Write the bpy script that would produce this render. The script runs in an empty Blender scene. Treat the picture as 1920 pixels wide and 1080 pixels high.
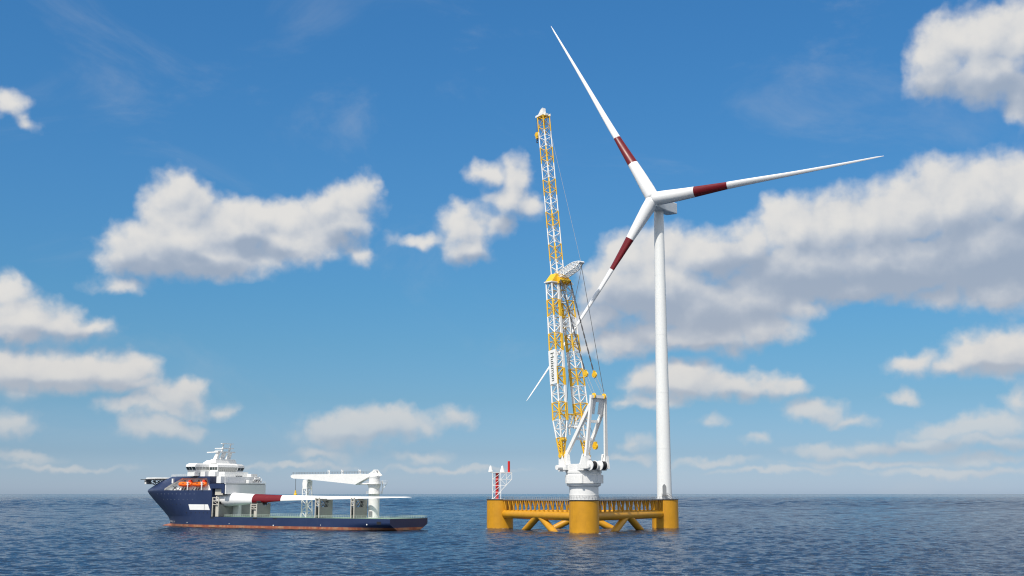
import bpy, math, random
from mathutils import Vector, Matrix
random.seed(7)
R = math.radians
S = bpy.context.scene
COL = S.collection

# ------------------------------------------------------------------ camera
PITCH = math.atan(386 / 2300.0)
CAM_H = 18.0
cd = bpy.data.cameras.new('camera')
cam = bpy.data.objects.new('camera', cd)
COL.objects.link(cam)
cam.location = (0, 0, CAM_H)
cam.rotation_euler = (R(90) + PITCH, 0, 0)
cd.sensor_width = 36
cd.lens = 36 * 2300 / 1920.0
cd.clip_start = 1.0
cd.clip_end = 300000
S.camera = cam

# ------------------------------------------------------------------ light
SUN_AZ_LEFT = 28      # degrees left of straight behind the camera
SUN_EL = 52
az = R(SUN_AZ_LEFT)
to_sun = Vector((-math.sin(az) * math.cos(R(SUN_EL)), -math.cos(az) * math.cos(R(SUN_EL)), math.sin(R(SUN_EL))))
sl = bpy.data.lights.new('sun', 'SUN')
sl.energy = 4.4
sl.angle = R(0.5)
sl.color = (1.0, 0.94, 0.85)
so = bpy.data.objects.new('sun', sl)
so.rotation_euler = (-to_sun).to_track_quat('-Z', 'Y').to_euler()
so.location = (0, 0, 500)
COL.objects.link(so)
S.view_settings.view_transform = 'Standard'
S.view_settings.look = 'None'
S.view_settings.exposure = 0.0
S.view_settings.gamma = 1.0
S.render.film_transparent = False
S.cycles.filter_width = 1.15


class NT:
    """tiny helper for wiring nodes"""
    def __init__(s, tree):
        s.t = tree
        s.n = tree.nodes
        s.l = tree.links

    def node(s, typ, **kw):
        n = s.n.new(typ)
        for k, v in kw.items():
            setattr(n, k, v)
        return n

    def put(s, sock, v):
        if hasattr(v, 'links'):
            s.l.new(v, sock)
        else:
            sock.default_value = v

    def m(s, op, a, b=None, c=None, clamp=False):
        n = s.node('ShaderNodeMath', operation=op)
        n.use_clamp = clamp
        s.put(n.inputs[0], a)
        if b is not None:
            s.put(n.inputs[1], b)
        if c is not None:
            s.put(n.inputs[2], c)
        return n.outputs[0]

    def vm(s, op, a, b=None, c=None):
        n = s.node('ShaderNodeVectorMath', operation=op)
        s.put(n.inputs[0], a)
        if b is not None:
            s.put(n.inputs[1], b)
        if c is not None:
            s.put(n.inputs[2], c)
        return n.outputs['Value'] if op in ('LENGTH', 'DOT_PRODUCT') else n.outputs[0]

    def noise(s, vec, scale, detail=4, rough=0.5, lac=2.0, dist=0.0, color=False):
        n = s.node('ShaderNodeTexNoise')
        s.put(n.inputs['Vector'], vec)
        n.inputs['Scale'].default_value = scale
        n.inputs['Detail'].default_value = detail
        n.inputs['Roughness'].default_value = rough
        n.inputs['Lacunarity'].default_value = lac
        n.inputs['Distortion'].default_value = dist
        return n.outputs['Color'] if color else n.outputs['Fac']

    def ramp(s, fac, stops, interp='LINEAR'):
        n = s.node('ShaderNodeValToRGB')
        n.color_ramp.interpolation = interp
        e = n.color_ramp.elements
        while len(e) < len(stops):
            e.new(0.5)
        for i, (p, c) in enumerate(stops):
            e[i].position = p
            e[i].color = c if len(c) == 4 else (*c, 1)
        s.put(n.inputs[0], fac)
        return n.outputs[0]

    def mix(s, fac, a, b, blend='MIX'):
        n = s.node('ShaderNodeMix', data_type='RGBA', blend_type=blend)
        s.put(n.inputs[0], fac)
        s.put(n.inputs[6], a)
        s.put(n.inputs[7], b)
        return n.outputs[2]

    def smooth(s, v, a, b, lo=0.0, hi=1.0):
        n = s.node('ShaderNodeMapRange', interpolation_type='SMOOTHSTEP')
        s.put(n.inputs[0], v)
        s.put(n.inputs[1], a)
        s.put(n.inputs[2], b)
        s.put(n.inputs[3], lo)
        s.put(n.inputs[4], hi)
        return n.outputs[0]


# ------------------------------------------------------------------ sky and its cumulus clouds (all by compass direction and elevation)
def sky_dir(px, py):
    a = (px - 960) / 2300.0
    b = (540 - py) / 2300.0
    c, s = math.cos(PITCH), math.sin(PITCH)
    x, y, z = a, c - b * s, s + b * c
    return math.degrees(math.atan2(x, y)) * 40.0, math.degrees(math.atan2(z, math.hypot(x, y))) * 40.0


# clouds: centre and half-size, in 1/40 degree
CLOUDS = [
    # big one on the left
    (326, 366, 50, 44), (345, 400, 60, 50), (300, 412, 36, 32), (262, 462, 70, 42), (225, 478, 40, 34), (290, 490, 80, 30), (345, 455, 95, 58), (400, 478, 130, 36), (550, 455, 90, 34),  (440, 430, 85, 55), (500, 412, 50, 34),
    (545, 420, 70, 42), (610, 395, 50, 34), (655, 380, 48, 32), (682, 360, 26, 26), (650, 415, 40, 34), (630, 430, 52, 34), (370, 495, 95, 22), (665, 470, 22, 16),
    (224, 532, 42, 13),
    # middle one
    (962, 335, 28, 36), (912, 322, 32, 16), (948, 372, 34, 30), (985, 385, 28, 20), (935, 418, 28, 26), (870, 430, 44, 36), (862, 398, 26, 20),
    (872, 468, 40, 24), (785, 448, 34, 13),
    # left edge
    (15, 550, 40, 34), (45, 598, 78, 44), (110, 606, 58, 26), (170, 612, 40, 14), (20, 622, 60, 18),
    (30, 700, 80, 42), (120, 698, 90, 38), (215, 700, 70, 34), (190, 690, 70, 26), (250, 690, 36, 28), (240, 722, 60, 14),
    (320, 745, 56, 26), (350, 730, 30, 16), (255, 765, 50, 18), (300, 770, 60, 14),
    (300, 803, 70, 21), (15, 800, 46, 24), (416, 766, 22, 13), (40, 858, 55, 8), 
    (640, 802, 72, 34), (705, 795, 76, 30), (760, 792, 46, 16), (800, 800, 26, 14), (846, 786, 28, 15), (868, 794, 18, 10), (600, 850, 36, 10), (790, 856, 40, 9),
    # top left wisps
    (24, 198, 34, 18), (60, 228, 16, 7),
    # top right
    (1752, 105, 44, 56), (1790, 70, 50, 46), (1745, 150, 40, 32), (1850, 70, 70, 62), (1920, 60, 60, 62), (1850, 145, 90, 44), (1915, 180, 40, 40),
    # the big bank on the right
    (1175, 480, 46, 42), (1250, 462, 64, 38), (1140, 535, 52, 46), (1230, 540, 110, 60), (1330, 480, 76, 46), (1400, 470, 64, 46), (1458, 420, 46, 40),
    (1500, 430, 76, 62), (1570, 420, 76, 62), (1640, 420, 80, 68), (1710, 390, 70, 66), (1752, 345, 48, 42), (1790, 380, 80, 70), (1865, 355, 70, 66),
    (1925, 370, 70, 86), (1500, 510, 120, 56), (1680, 500, 160, 62), (1850, 480, 130, 84), (1420, 560, 110, 50), (1330, 580, 120, 50), (1760, 560, 60, 16),
    (1880, 545, 90, 36), (1600, 545, 90, 24), (1160, 640, 56, 26), (1120, 600, 50, 30), (1230, 628, 80, 30), (1330, 620, 80, 38), (1430, 615, 60, 34), (1500, 580, 46, 20), (1100, 640, 20, 14),
    (1205, 715, 34, 24), (1285, 718, 84, 36), (1370, 718, 76, 22), (1440, 720, 46, 18), (1485, 720, 26, 13), (1230, 752, 62, 12),
    (1530, 772, 50, 23), (1585, 788, 36, 9),
    (1715, 682, 36, 17), (1820, 665, 60, 34), (1885, 655, 80, 42), (1780, 690, 40, 14),
    (1684, 745, 22, 9), (1334, 795, 15, 7), (1421, 825, 19, 8), (1190, 830, 20, 9), (1918, 745, 20, 18),
    (1760, 808, 54, 15), (1830, 800, 60, 20), (1890, 790, 50, 20), (1640, 835, 56, 12), (1560, 845, 56, 11), (1720, 832, 90, 13), (1850, 860, 70, 10), (1850, 825, 80, 12), (1640, 872, 120, 7), (1800, 888, 150, 8), (1450, 884, 90, 5), (1330, 866, 60, 5), (120, 876, 90, 5), (560, 872, 80, 5), (850, 880, 90, 5), (1180, 856, 40, 6),
]


# shaded grey undersides, painted into the same clouds
UNDER = [(330, 505, 120, 24), (250, 500, 60, 16), (470, 470, 70, 18), (650, 455, 50, 18), (130, 640, 120, 16), (120, 730, 150, 14), (690, 826, 90, 14),
         (1250, 590, 190, 50), (1440, 520, 140, 42), (1700, 520, 230, 56), (1860, 480, 130, 60), (1560, 545, 130, 26), (1330, 665, 160, 16),
         (1860, 175, 110, 36), (1760, 170, 60, 20), (1340, 745, 160, 12), (1850, 695, 90, 12), (880, 488, 46, 12), (960, 420, 40, 14), (1760, 850, 200, 14)]


def cloud_group():
    g = bpy.data.node_groups.new('cloud_field', 'ShaderNodeTree')
    g.interface.new_socket('Vector', in_out='INPUT', socket_type='NodeSocketVector')
    g.interface.new_socket('Value', in_out='OUTPUT', socket_type='NodeSocketFloat')
    g.interface.new_socket('Smooth', in_out='OUTPUT', socket_type='NodeSocketFloat')
    t = NT(g)
    gi = t.node('NodeGroupInput')
    go = t.node('NodeGroupOutput')
    v = gi.outputs[0]
    # billowy warp of the outline
    w1 = t.noise(v, 0.010, 2, 0.5, color=True)
    w2 = t.noise(v, 0.030, 3, 0.5, color=True)
    v2 = t.vm('MULTIPLY_ADD', t.vm('SUBTRACT', w1, (0.5, 0.5, 0.5)), (60, 44, 0), v)
    v2 = t.vm('MULTIPLY_ADD', t.vm('SUBTRACT', w2, (0.5, 0.5, 0.5)), (34, 30, 0), v2)
    cur = None
    for (px, py, a, b) in CLOUDS:
        u0, e0 = sky_dir(px, py)
        u1, _ = sky_dir(px + 1, py)
        _, e1 = sky_dir(px, py - 1)
        a *= abs(u1 - u0)
        b *= abs(e1 - e0)
        q = t.vm('MULTIPLY_ADD', v2, (1 / a, 1 / b, 0), (-u0 / a, -e0 / b, 0))
        d = t.vm('LENGTH', q)
        r = math.sqrt(a * b) ** 0.75 * 2.2
        sd = t.m('MULTIPLY_ADD', d, -r, r)          # positive inside
        cur = sd if cur is None else t.m('SMOOTH_MAX', cur, sd, 16.0)
    # puffs and wisps
    n2 = t.noise(v2, 0.022, 2, 0.5)
    n3 = t.noise(v, 0.045, 4, 0.5)
    k = t.m('MULTIPLY_ADD', t.m('SUBTRACT', n2, 0.5), 32.0, cur)
    k = t.m('MULTIPLY_ADD', t.m('SUBTRACT', n3, 0.5), 17.0, k)
    t.put(go.inputs[0], k)
    t.put(go.inputs[1], cur)
    return g


world = bpy.data.worlds.new('World')
S.world = world
world.use_nodes = True
W = NT(world.node_tree)
W.n.clear()
tc = W.node('ShaderNodeTexCoord')
sky = W.node('ShaderNodeTexSky', sky_type='NISHITA')
sky.sun_disc = False
sky.sun_elevation = R(SUN_EL)
sky.sun_rotation = math.atan2(to_sun.x, to_sun.y)
sky.altitude = 0
sky.air_density = 1.0
sky.dust_density = 0.6
sky.ozone_density = 2.0
sep = W.node('ShaderNodeSeparateXYZ')
W.put(sep.inputs[0], tc.outputs['Generated'])
azim = W.m('MULTIPLY', W.m('ARCTAN2', sep.outputs[0], sep.outputs[1]), math.degrees(1) * 40)
hyp = W.m('SQRT', W.m('ADD', W.m('MULTIPLY', sep.outputs[0], sep.outputs[0]), W.m('MULTIPLY', sep.outputs[1], sep.outputs[1])))
elev = W.m('MULTIPLY', W.m('ARCTAN2', sep.outputs[2], hyp), math.degrees(1) * 40)
comb = W.node('ShaderNodeCombineXYZ')
W.put(comb.inputs[0], azim)
W.put(comb.inputs[1], elev)
P = comb.outputs[0]
grp = cloud_group()
g1 = W.node('ShaderNodeGroup'); g1.node_tree = grp
g2 = W.node('ShaderNodeGroup'); g2.node_tree = grp
W.put(g1.inputs[0], P)
W.put(g2.inputs[0], W.vm('ADD', P, (-12, 26, 0)))
f0, f1 = g1.outputs[0], g2.outputs[0]
alpha = W.smooth(f0, -19.0, 17.0)
big = W.m('SUBTRACT', g1.outputs[1], g2.outputs[1])     # >0 on the sunward side of the mass
fine = W.m('SUBTRACT', f0, f1)
soft = W.noise(P, 0.011, 5, 0.55)
und = None
Pw = W.vm('MULTIPLY_ADD', W.vm('SUBTRACT', W.noise(P, 0.012, 3, 0.5, color=True), (0.5, 0.5, 0.5)), (90, 50, 0), P)
for (px, py, a_, b_) in UNDER:
    u0, e0 = sky_dir(px, py)
    q = W.vm('MULTIPLY_ADD', Pw, (1 / (a_ * 1.25), 1 / (b_ * 1.5), 0), (-u0 / (a_ * 1.25), -e0 / (b_ * 1.5), 0))
    d = W.m('SUBTRACT', 1.0, W.vm('LENGTH', q))
    und = d if und is None else W.m('SMOOTH_MAX', und, d, 0.25)
und = W.smooth(und, -0.15, 0.65)
lit = W.m('ADD', W.m('MULTIPLY', big, 0.006), W.m('MULTIPLY', fine, 0.009))
lit = W.m('ADD', lit, W.m('MULTIPLY', W.m('SUBTRACT', soft, 0.5), 0.9))
lit = W.m('ADD', lit, W.m('MULTIPLY', und, -0.75))
ccol = W.ramp(W.smooth(lit, -1.0, 0.55), [
    (0.0, (0.34, 0.41, 0.52)), (0.35, (0.47, 0.52, 0.60)), (0.7, (0.62, 0.64, 0.67)), (1.0, (0.77, 0.755, 0.73))])
warm = W.smooth(elev, 40, 420, 1.0, 0.0)
ccol = W.mix(W.m('MULTIPLY', warm, 0.5), ccol, (0.66, 0.61, 0.57, 1))
# far clouds sink into the haze near the horizon
skyc = W.node('ShaderNodeBackground')
el_fac = W.m('DIVIDE', elev, 40.0 * 24.0, clamp=True)
tint = W.ramp(el_fac, [(0.0111, (0.369, 0.475, 0.743)), (0.0771, (0.251, 0.354, 0.55)), (0.1796, (0.207, 0.335, 0.462)), (0.2829, (0.192, 0.354, 0.462)), (0.3866, (0.183, 0.376, 0.489)), (0.5937, (0.186, 0.412, 0.556)), (0.7473, (0.182, 0.432, 0.594)), (0.9278, (0.181, 0.451, 0.63))])   # half values
base = W.mix(1.0, sky.outputs[0], tint, 'MULTIPLY')
base = W.vm('SCALE', base); W.t.nodes[-1].inputs['Scale'].default_value = 2.0
# scattered cumulus added to the unseen sky, overhead and behind, to lift ambient light
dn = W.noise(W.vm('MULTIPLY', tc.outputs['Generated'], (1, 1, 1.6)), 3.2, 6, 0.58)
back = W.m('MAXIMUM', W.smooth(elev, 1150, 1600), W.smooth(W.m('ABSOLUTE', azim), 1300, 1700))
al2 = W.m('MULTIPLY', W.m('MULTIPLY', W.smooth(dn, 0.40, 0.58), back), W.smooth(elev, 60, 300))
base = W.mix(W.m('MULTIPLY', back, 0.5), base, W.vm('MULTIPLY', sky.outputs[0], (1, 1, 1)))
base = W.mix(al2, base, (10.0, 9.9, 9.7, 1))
hz = W.smooth(elev, 0.0, 260.0, 0.40, 0.97)
veil = W.noise(W.vm('MULTIPLY', P, (0.5, 1.0, 1.0)), 0.0045, 6, 0.62, dist=0.8)
base = W.mix(W.smooth(veil, 0.52, 0.82, 0.0, 0.22), base, (5.2, 5.6, 6.0, 1))
acl = W.m('MULTIPLY', alpha, hz)
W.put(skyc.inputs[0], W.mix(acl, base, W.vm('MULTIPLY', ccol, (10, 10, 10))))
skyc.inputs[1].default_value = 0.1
wo = W.node('ShaderNodeOutputWorld')
W.l.new(skyc.outputs[0], wo.inputs[0])
world.cycles.sampling_method = 'MANUAL'
world.cycles.sample_map_resolution = 512

# ------------------------------------------------------------------ materials
MATS = {}


def paint(name, col, rough=0.45, metal=0.0, var=0.06, scale=0.35, coat=0.0, streak=None, spec=0.5):
    """painted steel with faint weathering; streak = colour of rust runs"""
    m = bpy.data.materials.new(name)
    m.use_nodes = True
    t = NT(m.node_tree)
    b = m.node_tree.nodes['Principled BSDF']
    g = t.node('ShaderNodeNewGeometry')
    n = t.noise(g.outputs['Position'], scale, 5, 0.6)
    lo = tuple(c * (1 - var) for c in col)
    hi = tuple(min(1, c * (1 + var)) for c in col)
    c = t.ramp(n, [(0.3, lo), (0.7, hi)])
    if streak:
        vs = t.vm('MULTIPLY', g.outputs['Position'], (1.6, 1.6, 0.09))
        n2 = t.noise(vs, 1.0, 4, 0.65)
        c = t.mix(t.smooth(n2, 0.56, 0.78, 0.0, streak[1]), c, (*streak[0], 1))
    t.put(b.inputs['Base Color'], c)
    n3 = t.noise(g.outputs['Position'], scale * 4, 3, 0.6)
    t.put(b.inputs['Roughness'], t.m('MULTIPLY_ADD', n3, 0.2, rough - 0.1))
    b.inputs['Metallic'].default_value = metal
    b.inputs['Coat Weight'].default_value = coat
    b.inputs['Specular IOR Level'].default_value = spec
    MATS[name] = m
    return m


WHITE = paint('white_paint', (0.80, 0.80, 0.785), 0.6, var=0.03, streak=((0.62, 0.60, 0.55), 0.25))
TWHITE = paint('turbine_white', (0.80, 0.81, 0.80), 0.38, var=0.02, scale=0.06)
BLADEW = paint('blade_white', (0.80, 0.80, 0.80), 0.30, var=0.02, scale=0.05)
BLADER = paint('blade_red', (0.15, 0.002, 0.006), 0.40, var=0.06, scale=0.05)
YEL = paint('crane_yellow', (0.80, 0.48, 0.025), 0.45, var=0.05)
RED = paint('signal_red', (0.62, 0.012, 0.010), 0.4)
ORANGE = paint('lifeboat_orange', (0.90, 0.16, 0.008), 0.35)
ORANGED = paint('lifeboat_red_orange', (0.75, 0.045, 0.006), 0.35)
GREY = paint('rack_grey', (0.27, 0.27, 0.255), 0.55, var=0.08, streak=((0.19, 0.18, 0.16), 0.3))
BEIGE = paint('rack_beige', (0.55, 0.52, 0.45), 0.55)
DGREY = paint('dark_grey_steel', (0.05, 0.05, 0.055), 0.5)
MGREY = paint('mid_grey_steel', (0.22, 0.23, 0.24), 0.5)
BLACK = paint('rope_black', (0.012, 0.012, 0.014), 0.6)
WIRE = paint('wire_grey', (0.10, 0.11, 0.12), 0.5)
WIREL = paint('wire_light_grey', (0.35, 0.36, 0.37), 0.5)
GLASS = paint('ship_glass', (0.03, 0.05, 0.055), 0.12, spec=0.8)
GLASSL = paint('ship_glass_blinds', (0.30, 0.31, 0.30), 0.2, spec=0.8)
DECK = paint('deck_green', (0.19, 0.30, 0.22), 0.7, var=0.15)
RAILG = paint('rail_pale_green', (0.45, 0.55, 0.47), 0.5)
PORT = paint('porthole_glass', (0.16, 0.19, 0.26), 0.3)
INK = paint('sign_ink', (0.07, 0.09, 0.08), 0.5)


def platform_yellow():
    m = paint('platform_yellow', (0.57, 0.27, 0.008), 0.5, var=0.10, scale=0.25, streak=((0.28, 0.12, 0.02), 0.6))
    t = NT(m.node_tree)
    b = m.node_tree.nodes['Principled BSDF']
    old = b.inputs['Base Color'].links[0].from_socket
    g = t.node('ShaderNodeNewGeometry')
    s = t.node('ShaderNodeSeparateXYZ')
    t.put(s.inputs[0], g.outputs['Position'])
    h = t.m('MULTIPLY_ADD', t.noise(g.outputs['Position'], 0.7, 4, 0.6), 1.6, t.m('MULTIPLY', s.outputs[2], -1))
    wet = t.smooth(h, -0.1, 0.9)
    t.put(b.inputs['Base Color'], t.mix(wet, old, (0.20, 0.10, 0.02, 1)))
    return m


PYEL = platform_yellow()


def hull_paint():
    """navy topsides over a patchy red-brown boot topping"""
    m = bpy.data.materials.new('hull_navy')
    m.use_nodes = True
    t = NT(m.node_tree)
    b = m.node_tree.nodes['Principled BSDF']
    g = t.node('ShaderNodeNewGeometry')
    s = t.node('ShaderNodeSeparateXYZ')
    t.put(s.inputs[0], g.outputs['Position'])
    n = t.noise(g.outputs['Position'], 0.12, 5, 0.6)
    navy = t.ramp(n, [(0.3, (0.012, 0.026, 0.082)), (0.7, (0.019, 0.036, 0.100))])
    n2 = t.noise(t.vm('MULTIPLY', g.outputs['Position'], (0.9, 0.9, 0.06)), 1.0, 4, 0.65)
    navy = t.mix(t.smooth(n2, 0.60, 0.8, 0, 0.25), navy, (0.09, 0.09, 0.12, 1))
    blk = t.noise(t.vm('MULTIPLY', g.outputs['Position'], (0.22, 0.22, 0.1)), 1.0, 3, 0.8)
    red = t.ramp(blk, [(0.3, (0.20, 0.055, 0.035)), (0.48, (0.33, 0.11, 0.055)), (0.60, (0.40, 0.21, 0.12)), (0.75, (0.26, 0.08, 0.05))])
    z = t.m('MULTIPLY_ADD', t.m('SUBTRACT', t.noise(g.outputs['Position'], 1.2, 3, 0.6), 0.5), 0.05, s.outputs[2])
    c = t.mix(t.smooth(z, 1.58, 1.62), red, navy)
    wet = t.smooth(t.m('MULTIPLY_ADD', blk, 0.8, t.m('MULTIPLY', z, -1)), -0.1, 0.2)
    c = t.mix(wet, c, (0.03, 0.018, 0.015, 1))
    t.put(b.inputs['Base Color'], c)
    b.inputs['Roughness'].default_value = 0.42
    MATS['hull'] = m
    return m


HULL = hull_paint()


WAVE = (0.0, 0.16, 0.26)


def water_mat():
    m = bpy.data.materials.new('sea_water')
    m.use_nodes = True
    t = NT(m.node_tree)
    b = m.node_tree.nodes['Principled BSDF']
    g = t.node('ShaderNodeNewGeometry')
    p = g.outputs['Position']
    rot = t.node('ShaderNodeMapping')
    t.put(rot.inputs[0], p)
    rot.inputs['Rotation'].default_value = (0, 0, R(14))
    q = rot.outputs[0]
    gh = bpy.data.node_groups.new('wave_height', 'ShaderNodeTree')
    gh.interface.new_socket('Vector', in_out='INPUT', socket_type='NodeSocketVector')
    gh.interface.new_socket('Value', in_out='OUTPUT', socket_type='NodeSocketFloat')
    u = NT(gh)
    gi = u.node('NodeGroupInput'); go = u.node('NodeGroupOutput')
    v = gi.outputs[0]
    w0 = u.noise(u.vm('MULTIPLY', v, (0.5, 1.0, 1)), 0.05, 1, 0.5)
    w1 = u.noise(u.vm('MULTIPLY', v, (0.6, 1.0, 1)), 0.17, 3, 0.6)
    w2 = u.noise(u.vm('MULTIPLY', v, (0.8, 1.0, 1)), 1.1, 2, 0.6)
    hh = u.m('ADD', u.m('MULTIPLY', w0, WAVE[0]), u.m('ADD', u.m('MULTIPLY', w1, WAVE[1]), u.m('MULTIPLY', w2, WAVE[2])))
    u.put(go.inputs[0], hh)
    EPS = 0.12
    hs = []
    for off in ((0, 0, 0), (EPS, 0, 0), (0, EPS, 0)):
        gn = t.node('ShaderNodeGroup'); gn.node_tree = gh
        t.put(gn.inputs[0], t.vm('ADD', q, off))
        hs.append(gn.outputs[0])
    cx = t.node('ShaderNodeCombineXYZ')
    t.put(cx.inputs[0], t.m('MULTIPLY', t.m('SUBTRACT', hs[0], hs[1]), 1 / EPS))
    t.put(cx.inputs[1], t.m('MULTIPLY', t.m('SUBTRACT', hs[0], hs[2]), 1 / EPS))
    cx.inputs[2].default_value = 0.0
    t.put(b.inputs['Normal'], t.vm('NORMALIZE', t.vm('ADD', g.outputs['Normal'], cx.outputs[0])))
    big = t.noise(p, 0.006, 3, 0.5)
    col = t.ramp(big, [(0.3, (0.008, 0.024, 0.052)), (0.7, (0.013, 0.034, 0.068))])
    cap = t.m('MULTIPLY', t.smooth(t.noise(t.vm('MULTIPLY', q, (0.35, 1.0, 1)), 0.30, 5, 0.75), 0.725, 0.765), 0.85)
    wash = t.noise(p, 0.55, 4, 0.65)
    for (fx, fy) in ((33.26, 575.0), (-6.32, 657.0), (80.66, 657.0)):
        dd_ = t.vm('LENGTH', t.vm('MULTIPLY', t.vm('SUBTRACT', p, (fx, fy, 0)), (1, 1, 0)))
        ring = t.smooth(t.m('MULTIPLY_ADD', wash, 5.0, t.m('MULTIPLY', dd_, -1)), -6.3, -4.4)
        cap = t.m('MAXIMUM', cap, t.m('MULTIPLY', ring, 0.5))
    t.put(b.inputs['Base Color'], t.mix(cap, col, (0.6, 0.65, 0.7, 1)))
    t.put(b.inputs['Roughness'], t.m('MULTIPLY_ADD', cap, 0.5, 0.10))
    b.inputs['IOR'].default_value = 1.333
    return m


WATER = water_mat()


# ------------------------------------------------------------------ mesh building
class MB:
    def __init__(s):
        s.v = []; s.f = []; s.mi = []; s.sm = []

    def add(s, vs, fs, mi=0, smooth=False):
        o = len(s.v)
        s.v += [tuple(v) for v in vs]
        for f in fs:
            s.f.append([o + i for i in f]); s.mi.append(mi); s.sm.append(smooth)
        return s

    def box(s, x0, x1, y0, y1, z0, z1, mi=0):
        vs = [(x, y, z) for z in (z0, z1) for y in (y0, y1) for x in (x0, x1)]
        return s.add(vs, [(0, 2, 3, 1), (4, 5, 7, 6), (0, 1, 5, 4), (2, 6, 7, 3), (0, 4, 6, 2), (1, 3, 7, 5)], mi)

    def prism(s, poly, z0, z1, mi=0, top=None):
        """poly in xy, extruded in z; top = poly at z1 if it differs"""
        n = len(poly); top = top or poly
        vs = [(x, y, z0) for x, y in poly] + [(x, y, z1) for x, y in top]
        fs = [(i, (i + 1) % n, n + (i + 1) % n, n + i) for i in range(n)] + [tuple(range(n - 1, -1, -1)), tuple(range(n, 2 * n))]
        return s.add(vs, fs, mi)

    def slab(s, poly, y0, y1, mi=0):
        """poly in xz, extruded in y"""
        n = len(poly)
        vs = [(x, y0, z) for x, z in poly] + [(x, y1, z) for x, z in poly]
        fs = [(i, n + i, n + (i + 1) % n, (i + 1) % n) for i in range(n)] + [tuple(range(n)), tuple(range(2 * n - 1, n - 1, -1))]
        return s.add(vs, fs, mi)

    def tube(s, p0, p1, r, r1=None, n=8, mi=0, caps=True, smooth=True):
        p0 = Vector(p0); p1 = Vector(p1); r1 = r if r1 is None else r1
        d = (p1 - p0).normalized()
        a = d.orthogonal().normalized() if abs(d.z) < 0.999 else Vector((1, 0, 0))
        b = d.cross(a)
        vs = []
        for p, rr in ((p0, r), (p1, r1)):
            for i in range(n):
                t = 2 * math.pi * i / n
                vs.append(p + (a * math.cos(t) + b * math.sin(t)) * rr)
        s.add(vs, [(i, (i + 1) % n, n + (i + 1) % n, n + i) for i in range(n)], mi, smooth)
        if caps:
            s.add(vs[:n], [tuple(range(n - 1, -1, -1))], mi)
            s.add(vs[n:], [tuple(range(n))], mi)
        return s

    def beam(s, p0, p1, w, h, mi=0, up=(0, 0, 1), w1=None, h1=None):
        """rectangular bar; w across, h along 'up'"""
        p0 = Vector(p0); p1 = Vector(p1)
        d = (p1 - p0).normalized(); up = Vector(up)
        a = d.cross(up)
        if a.length < 1e-4:
            a = d.cross(Vector((1, 0, 0)))
        a.normalize(); u = a.cross(d)
        w1 = w if w1 is None else w1; h1 = h if h1 is None else h1
        vs = []
        for p, ww, hh in ((p0, w, h), (p1, w1, h1)):
            for sa, su in ((-1, -1), (1, -1), (1, 1), (-1, 1)):
                vs.append(p + a * sa * ww / 2 + u * su * hh / 2)
        return s.add(vs, [(0, 1, 2, 3), (7, 6, 5, 4), (0, 4, 5, 1), (1, 5, 6, 2), (2, 6, 7, 3), (3, 7, 4, 0)], mi)

    def lathe(s, prof, c=(0, 0, 0), n=48, mi=0, axis='Z', smooth=True, cap=True):
        """prof: list of (radius, height); sharp profile corners get their own rings"""
        def P(r, h, t):
            x, y = r * math.cos(t), r * math.sin(t)
            if axis == 'Z': return (c[0] + x, c[1] + y, c[2] + h)
            if axis == 'Y': return (c[0] + x, c[1] + h, c[2] + y)
            return (c[0] + h, c[1] + x, c[2] + y)
        for (r0, h0), (r1, h1) in zip(prof[:-1], prof[1:]):
            vs = [P(r0, h0, 2 * math.pi * i / n) for i in range(n)] + [P(r1, h1, 2 * math.pi * i / n) for i in range(n)]
            s.add(vs, [(i, (i + 1) % n, n + (i + 1) % n, n + i) for i in range(n)], mi, smooth)
        if cap:
            for (r, h), rev in ((prof[0], True), (prof[-1], False)):
                if r > 1e-3:
                    vs = [P(r, h, 2 * math.pi * i / n) for i in range(n)]
                    s.add(vs, [tuple(range(n - 1, -1, -1)) if rev else tuple(range(n))], mi)
        return s

    def loft(s, rings, mi=0, smooth=True, closed=True, caps=True, mis=None):
        n = len(rings[0]); o = len(s.v)
        for r in rings:
            s.v += [tuple(p) for p in r]
        for k in range(len(rings) - 1):
            for i in range(n if closed else n - 1):
                j = (i + 1) % n
                s.f.append([o + k * n + i, o + k * n + j, o + (k + 1) * n + j, o + (k + 1) * n + i])
                s.mi.append(mis[k] if mis else mi); s.sm.append(smooth)
        if caps:
            s.f.append([o + i for i in range(n - 1, -1, -1)]); s.mi.append(mi); s.sm.append(False)
            q = o + (len(rings) - 1) * n
            s.f.append([q + i for i in range(n)]); s.mi.append(mi); s.sm.append(False)
        return s

    def path(s, pts, r, n=6, mi=0):
        for a, b in zip(pts[:-1], pts[1:]):
            s.tube(a, b, r, n=n, mi=mi)
        return s

    def build(s, name, mats, parent=None, loc=None):
        me = bpy.data.meshes.new(name)
        me.from_pydata(s.v, [], s.f)
        for m in (mats if isinstance(mats, (list, tuple)) else [mats]):
            me.materials.append(m)
        me.polygons.foreach_set('material_index', s.mi)
        me.polygons.foreach_set('use_smooth', s.sm)
        me.update()
        o = bpy.data.objects.new(name, me)
        COL.objects.link(o)
        if parent is not None:
            o.parent = parent
        if loc is not None:
            o.location = loc
        return o


def recalc(o):
    import bmesh
    bm = bmesh.new(); bm.from_mesh(o.data)
    bmesh.ops.recalc_face_normals(bm, faces=bm.faces[:])
    bm.to_mesh(o.data); bm.free()
    return o


def tag(o, label=None, cat=None, group=None, kind=None):
    if label: o['label'] = label
    if cat: o['category'] = cat
    if group: o['group'] = group
    if kind: o['kind'] = kind
    return o


def empty(name, loc, rz=0.0, mat=None):
    o = bpy.data.objects.new(name, None)
    COL.objects.link(o)
    o.empty_display_size = 1
    if mat is not None:
        o.matrix_world = mat
    else:
        o.location = loc
        o.rotation_euler = (0, 0, rz)
    return o


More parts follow.
